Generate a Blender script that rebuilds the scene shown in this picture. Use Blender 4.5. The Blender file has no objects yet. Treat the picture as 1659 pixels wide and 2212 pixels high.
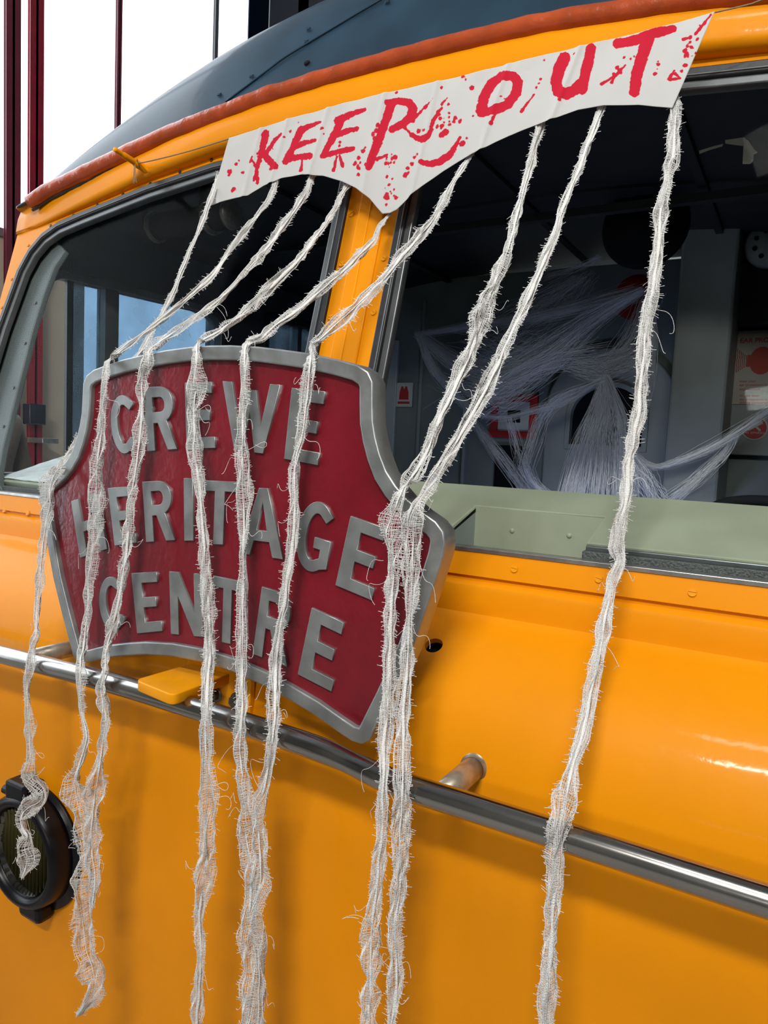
import bpy, bmesh, math, random
import numpy as np
from mathutils import Vector, Matrix, noise

scene = bpy.context.scene
COL = scene.collection
# ------------------------------------------------------------------ camera
W, H, F = 1659, 2212, 1560.0
CX, CY = 829.5, 1106.0
vx = np.array([(-1863 - CX) / F, -(840 - CY) / F, -1.0]); vx /= np.linalg.norm(vx)
vy = np.array([913.3 / F, 96.0 / F, -1.0]); vy /= np.linalg.norm(vy)
ex = -vx
ey = vy - np.dot(vy, ex) * ex; ey /= np.linalg.norm(ey)
ez = np.cross(ex, ey)
ROT = np.stack([ex, ey, ez])
CAM = np.array([0.78, -1.25, 1.65])
cam_d = bpy.data.cameras.new('camera')
cam_d.sensor_fit = 'VERTICAL'; cam_d.sensor_height = 36; cam_d.lens = F * 36 / H
cam_d.clip_start = 0.02
cam = bpy.data.objects.new('camera', cam_d); COL.objects.link(cam)
cam.matrix_world = Matrix([list(ROT[i]) + [CAM[i]] for i in range(3)] + [[0, 0, 0, 1]])
scene.camera = cam
# ------------------------------------------------------------------ world, lights, exposure
world = bpy.data.worlds.new('sky'); scene.world = world
world.use_nodes = True
bg = world.node_tree.nodes['Background']
bg.inputs[0].default_value = (0.86, 0.93, 1.0, 1); bg.inputs[1].default_value = 3.6
def area(name, loc, target, size, power, color=(1, 1, 1), sy=None):
    d = bpy.data.lights.new(name, 'AREA'); d.energy = power; d.color = color
    d.shape = 'RECTANGLE'; d.size = size; d.size_y = sy or size
    o = bpy.data.objects.new(name, d); COL.objects.link(o); o.location = loc
    o.rotation_euler = (Vector(target) - Vector(loc)).to_track_quat('-Z', 'Y').to_euler()
    return o
area('hall_light', (1.0, -3.15, 4.15), (-0.1, 0, 1.4), 1.3, 121, (1.0, 0.97, 0.92), 0.14)
area('hall_light', (1.3, -2.2, 5.8), (0.1, 0, 1.2), 2.4, 70, (1.0, 0.98, 0.95), 0.3)
area('hall_light', (2.2, -7.2, 3.3), (0.2, 0, 1.6), 1.8, 85, (1.0, 0.98, 0.95), 0.5)  # added frontal fill light behind the camera, brightens the front and cab notices
area('cab_lamp', (0.15, 1.0, 1.0), (0.05, 1.75, 1.45), 0.25, 2.4, (0.50, 0.60, 1.0), 0.12)
vs = scene.view_settings
vs.view_transform = 'Standard'; vs.look = 'None'; vs.exposure = 0.0; vs.gamma = 1.0
vs.use_curve_mapping = False
cy = scene.cycles
cy.max_bounces = 6; cy.diffuse_bounces = 3; cy.glossy_bounces = 3; cy.transmission_bounces = 4; cy.transparent_max_bounces = 16
cy.adaptive_threshold = 0.03; cy.caustics_reflective = False; cy.caustics_refractive = False

# ------------------------------------------------------------------ geometry helpers
def ray(x, y):
    return ROT @ np.array([(x - CX) / F, -(y - CY) / F, -1.0])
def onY(x, y, Y):
    d = ray(x, y); return CAM + (Y - CAM[1]) / d[1] * d
def onX(x, y, X):
    d = ray(x, y); return CAM + (X - CAM[0]) / d[0] * d
ZS, RK = 1.465, 0.27                                   # sill height, rake of the windscreens
RN = math.sqrt(1 + RK * RK)
def yw(z): return RK * (z - ZS)
def onW(x, y):
    d = ray(x, y); return CAM + (yw(CAM[2]) - CAM[1]) / (d[1] - RK * d[2]) * d
WLOC = {}
def link(name, me, mat, parent=None, label=None, cat=None, group=None, kind=None, smooth=False):
    o = bpy.data.objects.new(name, me); COL.objects.link(o)
    if mat is not None and len(me.materials) == 0: me.materials.append(mat)
    if smooth: me.polygons.foreach_set('use_smooth', [True] * len(me.polygons))
    return tag(o, parent, label, cat, group, kind)
def tag(o, parent=None, label=None, cat=None, group=None, kind=None):
    if parent is not None:
        o.parent = parent
        if parent in WLOC: o.matrix_parent_inverse = Matrix.Translation(-WLOC[parent])
    if label: o['label'] = label
    if cat: o['category'] = cat
    if group: o['group'] = group
    if kind: o['kind'] = kind
    return o
def thing(name, loc, label, cat, group=None, kind=None):
    o = bpy.data.objects.new(name, None); COL.objects.link(o); o.location = loc
    o.empty_display_size = 0.05
    WLOC[o] = Vector(loc)
    return tag(o, None, label, cat, group, kind)
def pymesh(name, v, f):
    me = bpy.data.meshes.new(name); me.from_pydata([tuple(map(float, p)) for p in v], [], f); me.update(); return me
def bmmesh(name, bm):
    me = bpy.data.meshes.new(name)
    bmesh.ops.recalc_face_normals(bm, faces=bm.faces); bm.to_mesh(me); bm.free(); return me
def bm_box(bm, lo, hi):
    r = bmesh.ops.create_cube(bm, size=1.0)
    for v in r['verts']:
        v.co = Vector([(lo[i] + hi[i]) / 2 + v.co[i] * (hi[i] - lo[i]) for i in range(3)])
    return r['verts']
def box(name, lo, hi, mat, parent=None, bev=0.0, **k):
    bm = bmesh.new(); bm_box(bm, lo, hi)
    if bev: bmesh.ops.bevel(bm, geom=bm.edges[:], offset=bev, segments=2, affect='EDGES', profile=0.5)
    return link(name, bmmesh(name, bm), mat, parent, **k)
def frame_dirs(P):
    T = np.gradient(P, axis=0); T /= np.linalg.norm(T, axis=1)[:, None] + 1e-9
    a = np.array([0.13, 0.31, 0.94]) if abs(T[0][2]) < 0.8 else np.array([0.95, 0.2, 0.1])
    A = np.zeros_like(P)
    for i in range(len(P)):
        a = a - np.dot(a, T[i]) * T[i]; a = a / np.linalg.norm(a); A[i] = a
    return T, A, np.cross(T, A)
def tube_mesh(name, P, r, seg=12, cap=True):
    P = np.array(P, float); n = len(P)
    r = np.full(n, r) if np.isscalar(r) else np.array(r, float)
    T, A, B = frame_dirs(P)
    v = []; f = []
    for i in range(n):
        for k in range(seg):
            t = 2 * math.pi * k / seg
            v.append(P[i] + r[i] * (math.cos(t) * A[i] + math.sin(t) * B[i]))
    for i in range(n - 1):
        for k in range(seg):
            f.append((i * seg + k, i * seg + (k + 1) % seg, (i + 1) * seg + (k + 1) % seg, (i + 1) * seg + k))
    if cap:
        f.append(tuple(range(seg))[::-1]); f.append(tuple((n - 1) * seg + k for k in range(seg)))
    return pymesh(name, v, f)
def tube(name, P, r, mat, parent=None, seg=12, **k):
    me = tube_mesh(name, P, r, seg)
    k.setdefault('smooth', True)
    return link(name, me, mat, parent, **k)
def smooth_path(P, n):
    P = np.array(P, float)
    d = np.r_[0, np.cumsum(np.linalg.norm(np.diff(P, axis=0), axis=1))]
    Q = np.vstack([2 * P[0] - P[1], P, 2 * P[-1] - P[-2]])
    out = []
    for s in np.linspace(0, d[-1], n):
        i = min(max(np.searchsorted(d, s, side='right') - 1, 0), len(P) - 2)
        t = (s - d[i]) / max(d[i + 1] - d[i], 1e-9)
        a, b, c, e = Q[i], Q[i + 1], Q[i + 2], Q[i + 3]
        out.append(0.5 * (2 * b + (c - a) * t + (2 * a - 5 * b + 4 * c - e) * t * t + (3 * b - a - 3 * c + e) * t ** 3))
    return np.array(out)
def plate_mesh(name, outer, holes, thick, M, bev=0.0):
    """2-D outline with holes, given depth, moved by matrix M (local z = out of the plate)"""
    cu = bpy.data.curves.new(name, 'CURVE'); cu.dimensions = '2D'; cu.fill_mode = 'BOTH'
    for loop in [outer] + list(holes):
        s = cu.splines.new('POLY'); s.points.add(len(loop) - 1); s.use_cyclic_u = True
        for p, q in zip(s.points, loop): p.co = (float(q[0]), float(q[1]), 0, 1)
    cu.extrude = max(thick / 2 - bev, 1e-5); cu.bevel_depth = bev; cu.bevel_resolution = 2; cu.offset = -bev
    o = bpy.data.objects.new(name, cu); COL.objects.link(o)
    me = bpy.data.meshes.new_from_object(o)
    bpy.data.objects.remove(o); bpy.data.curves.remove(cu)
    me.transform(M); me.name = name
    return me
def text_mesh(name, body, size, M, align='LEFT', extrude=0.0008, offset=0.0):
    cu = bpy.data.curves.new(name, 'FONT'); cu.body = body; cu.size = size; cu.align_x = align
    cu.extrude = extrude; cu.offset = offset
    o = bpy.data.objects.new(name, cu); COL.objects.link(o)
    me = bpy.data.meshes.new_from_object(o)
    bpy.data.objects.remove(o); bpy.data.curves.remove(cu)
    me.transform(M); return me
def MXZ(Y, X=0, Z=0): return Matrix(((1, 0, 0, X), (0, 0, -1, Y), (0, 1, 0, Z), (0, 0, 0, 1)))
def MYZ(X): return Matrix(((0, 0, 1, X), (1, 0, 0, 0), (0, 1, 0, 0), (0, 0, 0, 1)))
def MRK(off=0.0):       # raked plane: local (X, height z-ZS along the rake, outward)
    return Matrix(((1, 0, 0, 0), (0, RK / RN, -1 / RN, -off / RN), (0, 1 / RN, RK / RN, ZS + off * RK / RN), (0, 0, 0, 1)))
def rk(pts): return [(x, (z - ZS) * RN) for x, z in pts]
def lathe_y(name, prof, cx, cz, mat, parent, seg=48, smooth=True, **k):
    """prof = list of (radius, Y); turned about the Y axis through (cx, cz)"""
    v = []; f = []
    for r, y in prof:
        for i in range(seg):
            a = 2 * math.pi * i / seg; v.append((cx + r * math.cos(a), y, cz + r * math.sin(a)))
    for j in range(len(prof) - 1):
        for i in range(seg):
            f.append((j * seg + i, j * seg + (i + 1) % seg, (j + 1) * seg + (i + 1) % seg, (j + 1) * seg + i))
    if prof[0][0] > 1e-6: f.append(tuple(range(seg)))
    if prof[-1][0] > 1e-6: f.append(tuple((len(prof) - 1) * seg + i for i in range(seg))[::-1])
    me = pymesh(name, v, f)
    return link(name, me, mat, parent, smooth=smooth, **k)
def offset_poly(P, d):
    P = np.array(P, float); n = len(P)
    area2 = sum(P[i][0] * P[(i + 1) % n][1] - P[(i + 1) % n][0] * P[i][1] for i in range(n))
    sgn = 1 if area2 > 0 else -1
    out = []
    for i in range(n):
        a = P[i] - P[i - 1]; b = P[(i + 1) % n] - P[i]
        a /= np.linalg.norm(a) + 1e-12; b /= np.linalg.norm(b) + 1e-12
        na = np.array([-a[1], a[0]]) * sgn; nb = np.array([-b[1], b[0]]) * sgn
        m = na + nb; m /= np.linalg.norm(m) + 1e-12
        out.append(P[i] + m * d / max(np.dot(m, na), 0.5))
    return np.array(out)
def round_poly(P, rads, seg=6):
    n = len(P); out = []
    for i in range(n):
        p = np.array(P[i], float); a = np.array(P[i - 1], float) - p; b = np.array(P[(i + 1) % n], float) - p
        r = rads[i] if isinstance(rads, (list, tuple)) else rads
        if r <= 0: out.append(p); continue
        la, lb = np.linalg.norm(a), np.linalg.norm(b)
        t = min(r, la * 0.49, lb * 0.49)
        s, e = p + a / la * t, p + b / lb * t
        for k in range(seg + 1):
            u = k / seg; out.append((1 - u) ** 2 * s + 2 * u * (1 - u) * p + u * u * e)
    return np.array(out)
def threads_mesh(name, polys, r):
    """polys: list of (n,k,3) arrays; every row becomes a three-sided thread"""
    VV = []; FF = []; base = 0
    for P in polys:
        n, k = P.shape[:2]
        T = np.gradient(P, axis=1); T /= np.linalg.norm(T, axis=2, keepdims=True) + 1e-12
        A = np.cross(T, np.array([0.2, 0.93, 0.31])); A /= np.linalg.norm(A, axis=2, keepdims=True) + 1e-12
        B = np.cross(T, A)
        rings = np.stack([P + r * (math.cos(t) * A + math.sin(t) * B) for t in (0, 2.0944, 4.1888)], axis=2)
        VV.append(rings.reshape(-1, 3))
        i = np.arange(n)[:, None, None]; j = np.arange(k - 1)[None, :, None]; s = np.arange(3)[None, None, :]
        q = base + (i * k + j) * 3
        f = np.stack([q + s, q + (s + 1) % 3, q + 3 + (s + 1) % 3, q + 3 + s], axis=-1).reshape(-1, 4)
        FF.append(f); base += n * k * 3
    V = np.concatenate(VV).astype(np.float32); Fq = np.concatenate(FF).astype(np.int32)
    me = bpy.data.meshes.new(name)
    me.vertices.add(len(V)); me.vertices.foreach_set('co', V.ravel())
    me.loops.add(Fq.size); me.loops.foreach_set('vertex_index', Fq.ravel())
    me.polygons.add(len(Fq)); me.polygons.foreach_set('loop_start', np.arange(len(Fq), dtype=np.int32) * 4)
    me.update(calc_edges=True); me.validate()
    return me

# ------------------------------------------------------------------ materials
MAT = {}
def node(nt, t, **k):
    n = nt.nodes.new(t)
    for a, b in k.items(): setattr(n, a, b)
    return n
def mat(name, col, rough=0.5, metal=0.0, coat=0.0, var=0.0, vscale=6.0, var2=None, bump=0.0, bscale=60.0, coat_rough=0.05,
        rvar=0.0, stretch=(1, 1, 1), spec=0.5):
    m = bpy.data.materials.new(name); m.use_nodes = True; nt = m.node_tree
    b = nt.nodes['Principled BSDF']
    b.inputs['Base Color'].default_value = (*col, 1); b.inputs['Roughness'].default_value = rough
    b.inputs['Metallic'].default_value = metal; b.inputs['Coat Weight'].default_value = coat
    b.inputs['Coat Roughness'].default_value = coat_rough; b.inputs['Specular IOR Level'].default_value = spec
    tc = node(nt, 'ShaderNodeTexCoord'); mp = node(nt, 'ShaderNodeMapping')
    mp.inputs['Scale'].default_value = stretch
    nt.links.new(tc.outputs['Object'], mp.inputs[0])
    if var or rvar:
        nz = node(nt, 'ShaderNodeTexNoise'); nz.inputs['Scale'].default_value = vscale; nz.inputs['Detail'].default_value = 6
        nt.links.new(mp.outputs[0], nz.inputs['Vector'])
        rp = node(nt, 'ShaderNodeValToRGB')
        c2 = var2 or tuple(c * (1 - var) for c in col)
        rp.color_ramp.elements[0].position = 0.35; rp.color_ramp.elements[0].color = (*c2, 1)
        rp.color_ramp.elements[1].position = 0.62; rp.color_ramp.elements[1].color = (*col, 1)
        nt.links.new(nz.outputs[0], rp.inputs[0])
        if var: nt.links.new(rp.outputs[0], b.inputs['Base Color'])
        if rvar:
            mr = node(nt, 'ShaderNodeMapRange'); mr.inputs[3].default_value = rough - rvar; mr.inputs[4].default_value = rough + rvar
            nt.links.new(nz.outputs[0], mr.inputs[0]); nt.links.new(mr.outputs[0], b.inputs['Roughness'])
    if bump:
        n2 = node(nt, 'ShaderNodeTexNoise'); n2.inputs['Scale'].default_value = bscale; n2.inputs['Detail'].default_value = 4
        nt.links.new(mp.outputs[0], n2.inputs['Vector'])
        bp = node(nt, 'ShaderNodeBump'); bp.inputs['Strength'].default_value = bump; bp.inputs['Distance'].default_value = 0.01
        nt.links.new(n2.outputs[0], bp.inputs['Height']); nt.links.new(bp.outputs[0], b.inputs['Normal'])
        if coat: nt.links.new(bp.outputs[0], b.inputs['Coat Normal'])
    MAT[name] = m; return m
YEL = mat('yellow_paint', (0.83, 0.285, 0.001), 0.45, coat=0.14, spec=0.12, var=0.10, vscale=3, bump=0.07, bscale=26, coat_rough=0.09, stretch=(1, 1, 0.6), rvar=0.06)
YEL2 = mat('yellow_bracket_paint', (0.85, 0.33, 0.002), 0.42, coat=0.12, spec=0.15, var=0.08, vscale=20, bump=0.04, bscale=50)
BLUE = mat('blue_roof_paint', (0.014, 0.044, 0.075), 0.5, coat=0.18, spec=0.25, var=0.35, vscale=5, bump=0.10, bscale=9, coat_rough=0.12)
RUST = mat('orange_gutter_paint', (0.43, 0.070, 0.017), 0.32, coat=0.35, spec=0.3, var=0.3, vscale=14, bump=0.35, bscale=32, coat_rough=0.08)
RED = mat('headboard_red_paint', (0.200, 0.006, 0.016), 0.30, coat=0.3, var=0.25, vscale=8, bump=0.10, bscale=70, coat_rough=0.1)
ALU = mat('cast_aluminium', (0.37, 0.39, 0.39), 0.36, metal=0.65, var=0.25, vscale=22, bump=0.03, bscale=90, rvar=0.12)
CHROME = mat('polished_steel', (0.42, 0.41, 0.39), 0.17, metal=1.0, var=0.15, vscale=30, bump=0.015, bscale=90, rvar=0.05, stretch=(0.2, 1, 1))
STEEL = mat('worn_steel', (0.50, 0.44, 0.35), 0.36, metal=0.7, var=0.3, vscale=60)
BOLT = mat('dark_steel_bolt', (0.16, 0.15, 0.13), 0.4, metal=0.8, var=0.3, vscale=80)
RUBBER = mat('black_rubber', (0.020, 0.022, 0.026), 0.42, var=0.3, vscale=30, bump=0.05)
FRAME = mat('grey_window_frame', (0.14, 0.15, 0.155), 0.34, metal=0.55, var=0.2, vscale=18)
TRIM = mat('aluminium_trim', (0.50, 0.51, 0.50), 0.3, metal=0.85, var=0.25, vscale=40)
BLACK = mat('black_lamp_enamel', (0.004, 0.004, 0.006), 0.32, spec=0.3)
SAGE = mat('sage_cab_paint', (0.42, 0.44, 0.32), 0.5, var=0.12, vscale=8, bump=0.05, bscale=40)
CAB = mat('cab_grey_green_paint', (0.24, 0.27, 0.25), 0.45, var=0.15, vscale=5)
CABL = mat('cab_pale_grey_paint', (0.34, 0.36, 0.335), 0.45, var=0.1, vscale=7)
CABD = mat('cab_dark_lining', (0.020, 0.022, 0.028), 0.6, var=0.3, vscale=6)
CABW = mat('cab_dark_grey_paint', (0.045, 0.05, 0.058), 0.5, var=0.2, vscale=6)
CABC = mat('cab_corner_grey_paint', (0.13, 0.15, 0.15), 0.45, var=0.15, vscale=8)
PALE = mat('pale_door_paint', (0.42, 0.47, 0.47), 0.4, var=0.1, vscale=9)
DARK = mat('dark_fitting', (0.010, 0.010, 0.012), 0.8, spec=0.1)
FOAM = mat('grey_woven_foam', (0.17, 0.175, 0.17), 0.9, var=0.5, vscale=240, bump=0.6, bscale=240)
SIGNW = mat('sign_white', (0.62, 0.62, 0.58), 0.5, var=0.08, vscale=12)
SIGNB = mat('sign_ivory', (0.56, 0.50, 0.42), 0.5, var=0.08, vscale=12)
SIGNR = mat('sign_red', (0.55, 0.02, 0.02), 0.5, var=0.1, vscale=12)
PRINTR = mat('sign_red_print', (0.55, 0.06, 0.035), 0.6)
GAUZE = mat('white_gauze', (0.90, 0.90, 0.88), 0.9, var=0.06, vscale=60, bump=0.5, bscale=500, spec=0.1)
TWINE = mat('string', (0.30, 0.22, 0.15), 0.9, bump=0.5, bscale=600)
WEB = mat('spider_web_fibre', (0.88, 0.88, 0.93), 0.9, spec=0.1)
CREAM = mat('cream_wall_paint', (0.66, 0.60, 0.47), 0.6, var=0.06, vscale=3)
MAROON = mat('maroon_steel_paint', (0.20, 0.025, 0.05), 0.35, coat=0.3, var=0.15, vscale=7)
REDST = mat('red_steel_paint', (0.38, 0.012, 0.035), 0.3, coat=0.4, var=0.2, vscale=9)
NAVY = mat('navy_steel_paint', (0.006, 0.014, 0.035), 0.25, coat=0.6, var=0.4, vscale=11, bump=0.15, bscale=18)
GREYST = mat('grey_steel_paint', (0.20, 0.20, 0.20), 0.45)
CONC = mat('concrete', (0.30, 0.29, 0.27), 0.8, var=0.25, vscale=3, bump=0.15, bscale=30)
HALLW = mat('hall_wall_paint', (0.42, 0.41, 0.38), 0.7, var=0.1, vscale=2)
HALLR = mat('hall_roof_sheeting', (0.26, 0.27, 0.28), 0.6, var=0.15, vscale=2)
SLAT = mat('grey_fence_paint', (0.26, 0.25, 0.24), 0.7, var=0.2, vscale=4)
def glass_mat(name, tint, refl_rough=0.02, dirt=0.0, dirt_col=(0.5, 0.55, 0.6), f0=1.45):
    m = bpy.data.materials.new(name); m.use_nodes = True; nt = m.node_tree
    nt.nodes.remove(nt.nodes['Principled BSDF']); out = nt.nodes['Material Output']
    tr = node(nt, 'ShaderNodeBsdfTransparent'); tr.inputs[0].default_value = (*tint, 1)
    gl = node(nt, 'ShaderNodeBsdfGlossy'); gl.inputs['Roughness'].default_value = refl_rough
    fr = node(nt, 'ShaderNodeFresnel'); fr.inputs[0].default_value = f0
    mx = node(nt, 'ShaderNodeMixShader')
    nt.links.new(fr.outputs[0], mx.inputs[0]); nt.links.new(tr.outputs[0], mx.inputs[1]); nt.links.new(gl.outputs[0], mx.inputs[2])
    last = mx
    if dirt:
        df = node(nt, 'ShaderNodeBsdfTranslucent'); df.inputs[0].default_value = (*dirt_col, 1)
        d2 = node(nt, 'ShaderNodeBsdfDiffuse'); d2.inputs[0].default_value = (*dirt_col, 1)
        ad = node(nt, 'ShaderNodeMixShader'); ad.inputs[0].default_value = 0.35
        nt.links.new(df.outputs[0], ad.inputs[1]); nt.links.new(d2.outputs[0], ad.inputs[2])
        tc = node(nt, 'ShaderNodeTexCoord'); nz = node(nt, 'ShaderNodeTexNoise'); nz.inputs['Scale'].default_value = 7; nz.inputs['Detail'].default_value = 6
        nt.links.new(tc.outputs['Object'], nz.inputs['Vector'])
        mr = node(nt, 'ShaderNodeMapRange'); mr.inputs[1].default_value = 0.35; mr.inputs[2].default_value = 0.75
        mr.inputs[3].default_value = dirt * 0.25; mr.inputs[4].default_value = dirt
        nt.links.new(nz.outputs[0], mr.inputs[0])
        m2 = node(nt, 'ShaderNodeMixShader')
        nt.links.new(mr.outputs[0], m2.inputs[0]); nt.links.new(mx.outputs[0], m2.inputs[1]); nt.links.new(ad.outputs[0], m2.inputs[2])
        last = m2
    nt.links.new(last.outputs[0], out.inputs[0]); MAT[name] = m; return m
GLASS = glass_mat('windscreen_glass', (0.95, 0.97, 0.97), f0=1.04)
TINT = glass_mat('blue_tinted_glass', (0.29, 0.375, 0.45), dirt=0.3, dirt_col=(0.42, 0.50, 0.58), f0=1.15)
LENS = glass_mat('lamp_lens_glass', (0.6, 0.58, 0.42), f0=1.03)

# ------------------------------------------------------------------ the hall
box('floor', (-9, -8, -0.2), (7, 14, 0.0), CONC, kind='structure')
box('trim_1', (-4.7, -4, 0.0), (-1.75, 12, 0.25), CONC, kind='structure', label='raised concrete platform along the left side of the hall')
box('ceiling', (-4.9, -8, 7.0), (7, 14, 7.2), HALLR, kind='structure')
box('wall_right', (7, -8, 0), (7.2, 14, 7), HALLW, kind='structure')
box('wall_rear', (-4.9, -8.2, 0), (7, -8, 7), HALLW, kind='structure')
box('wall_far', (-4.9, 14, 0), (7, 14.2, 7), HALLW, kind='structure')
box('wall_left', (-4.9, 0.5, 0.0), (-4.7, 2.90, 3.12), CREAM, kind='structure', label='cream painted wall below the bright hall windows')
box('trim_2', (-4.9, 0.5, 3.12), (-4.66, 2.90, 3.18), GREYST, kind='structure', label='grey sill capping the cream wall')
box('wall_front_left', (-4.9, -8, 0), (-4.7, -3.2, 7), HALLW, kind='structure')
box('wall_fence', (-7.2, -3, 0), (-7.1, 14, 2.1), SLAT, kind='structure', label='grey boundary wall outside the hall windows')
def steel(name, y0, y1, m, label, x=-4.5, z0=0.25, dx=0.035, cat='column'):
    t = thing(name, (x, (y0 + y1) / 2, z0), label, cat)
    w = (y1 - y0)
    box('web', (x - dx, y0 + w * 0.42, z0), (x, y0 + w * 0.58, 7), m, t)
    box('flange', (x - 0.01, y0, z0), (x, y1, 7), m, t)
    box('flange', (x - dx, y0, z0), (x - dx + 0.01, y1, 7), m, t)
    return t
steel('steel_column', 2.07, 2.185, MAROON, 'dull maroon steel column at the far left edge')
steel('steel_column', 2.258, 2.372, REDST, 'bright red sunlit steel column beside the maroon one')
steel('window_mullion', 3.044, 3.092, MAROON, 'slim maroon window bar rising above the blue roof', z0=0.25, dx=0.03, cat='window bar')
steel('window_mullion', 4.178, 4.226, GREYST, 'slim dark grey window bar nearest the navy column', z0=0.25, dx=0.03, cat='window bar')
q0, q1 = onX(583, 20, -3.6), onX(720, 20, -3.6)
steel('steel_column', q0[1], q1[1], NAVY, 'glossy navy steel column rising behind the roof', x=-3.6, dx=0.25)
b = thing('wall_bracket', (-4.45, 2.33, 2.95), 'weathered steel bracket bolted to the red column', 'bracket')
box('plate', (-4.5, 2.26, 2.85), (-4.485, 2.40, 3.4), STEEL, b)
for zz in (2.95, 3.28):
    me = tube_mesh('bolt', [(-4.485, 2.33, zz), (-4.44, 2.33, zz)], 0.035, 6); link('bolt', me, BOLT, b)
b = thing('control_box', (-4.4, 2.3, 1.68), 'small dark control box with a chrome lever on the maroon post', 'control box')
box('body', (-4.5, 2.2, 1.70), (-4.40, 2.34, 1.86), NAVY, b, bev=0.01)
box('lever_plate', (-4.5, 2.24, 1.56), (-4.30, 2.38, 1.60), TRIM, b, bev=0.005)

# ------------------------------------------------------------------ the locomotive: body
X0 = -0.12
XL, XR = -1.50, 1.26
loco = thing('locomotive', (X0, 0.6, 0.0), 'yellow fronted locomotive cab with blue roof and orange gutter', 'locomotive')
# nose: profile (Y, z) swept along X as a thick shell
prof = [(0.000, 1.466), (-0.0125, 1.4235), (-0.013, 1.4205), (-0.0060, 1.4185), (-0.0060, 1.413), (-0.0100, 1.409), (-0.0185, 1.403), (-0.0215, 1.396), (-0.0215, 1.365), (-0.0225, 1.352),
        (-0.030, 1.3445), (-0.045, 1.3375), (-0.075, 1.322), (-0.105, 1.303), (-0.130, 1.283), (-0.152, 1.260), (-0.170, 1.235), (-0.185, 1.205), (-0.196, 1.172),
        (-0.204, 1.13), (-0.210, 1.08), (-0.214, 1.0), (-0.216, 0.8), (-0.216, 0.4), (-0.210, 0.05)]
def nose_y(z):
    zs = [p[1] for p in prof][::-1]; ys = [p[0] for p in prof][::-1]
    return float(np.interp(z, zs, ys))
xs = np.linspace(XL, XR, 24)
v = []; f = []
npf = len(prof)
for layer in (0, 1):
    for x in xs:
        e = max(0.0, (-1.38 - x) / 0.12); dy = 0.05 * e * e
        for (y, z) in prof:
            v.append((x, y + dy + (0.014 if layer else 0.0), z - (0.004 if layer else 0)))
nx = len(xs)
def vi(l, i, j): return l * nx * npf + i * npf + j
for i in range(nx - 1):
    for j in range(npf - 1):
        f.append((vi(0, i, j), vi(0, i, j + 1), vi(0, i + 1, j + 1), vi(0, i + 1, j)))
        f.append((vi(1, i, j), vi(1, i + 1, j), vi(1, i + 1, j + 1), vi(1, i, j + 1)))
    f.append((vi(0, i, 0), vi(0, i + 1, 0), vi(1, i + 1, 0), vi(1, i, 0)))
    f.append((vi(0, i, npf - 1), vi(1, i, npf - 1), vi(1, i + 1, npf - 1), vi(0, i + 1, npf - 1)))
for j in range(npf - 1):
    f.append((vi(0, 0, j), vi(1, 0, j), vi(1, 0, j + 1), vi(0, 0, j + 1)))
    f.append((vi(0, nx - 1, j), vi(0, nx - 1, j + 1), vi(1, nx - 1, j + 1), vi(1, nx - 1, j)))
nose_me = pymesh('nose_panel', v, f)
# drill the round hole in the shoulder
hx, hz = 0.232, 1.303
hy = nose_y(hz)
tmp = bpy.data.objects.new('nose_tmp', nose_me); COL.objects.link(tmp)
hd = Vector((0, -0.55, 0.83)).normalized()
cut_me = tube_mesh('cut', [Vector((hx, hy, hz)) - hd * 0.06, Vector((hx, hy, hz)) + hd * 0.06], 0.0165, 28)
cut = bpy.data.objects.new('cut', cut_me); COL.objects.link(cut)
md = tmp.modifiers.new('b', 'BOOLEAN'); md.object = cut; md.operation = 'DIFFERENCE'; md.solver = 'EXACT'
bpy.context.view_layer.update()
dg = bpy.context.evaluated_depsgraph_get()
me2 = bpy.data.meshes.new_from_object(tmp.evaluated_get(dg))
bpy.data.objects.remove(tmp); bpy.data.objects.remove(cut)
me2.materials.clear()
nose = link('nose_panel', me2, YEL, loco)
me2.set_sharp_from_angle(angle=math.radians(28))
me2.polygons.foreach_set('use_smooth', [True] * len(me2.polygons))
# dark gauze disc seated inside the hole
bm = bmesh.new(); bmesh.ops.create_cone(bm, cap_ends=True, segments=24, radius1=0.022, radius2=0.022, depth=0.004)
Mh = Matrix.Translation(Vector((hx, hy, hz)) - hd * 0.026) @ hd.to_track_quat('Z', 'Y').to_matrix().to_4x4()
bm.transform(Mh); link('vent_gauze', bmmesh('vent_gauze', bm), DARK, nose)
# screws of the sill strip (slotted heads)
def screw_mesh(r=0.0072, h=0.0028):
    bm = bmesh.new()
    for s in (-1, 1):
        pts = [(r * math.cos(a), s * (0.12 * r) + s * abs(r * math.sin(a)) * 0.88) for a in np.linspace(0, math.pi, 9)]
        lo = [bm.verts.new((p[0], p[1], 0)) for p in pts]; hi = [bm.verts.new((p[0] * 0.85, p[1] * (0.88) + s * 0.02 * r, h)) for p in pts]
        bm.faces.new(hi); 
        for k in range(len(pts)):
            bm.faces.new((lo[k], lo[(k + 1) % len(pts)], hi[(k + 1) % len(pts)], hi[k]))
    r0 = bmesh.ops.create_cone(bm, cap_ends=True, segments=14, radius1=r, radius2=r, depth=h * 0.5)
    for q in r0['verts']: q.co.z += h * 0.25
    return bmmesh('screw', bm)
SCREW = screw_mesh()
RIVET = screw_mesh(0.005, 0.0018)
RIVET_Y = screw_mesh(0.005, 0.0018)
ROOF_BOLT = screw_mesh(0.0072, 0.0028)
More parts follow.
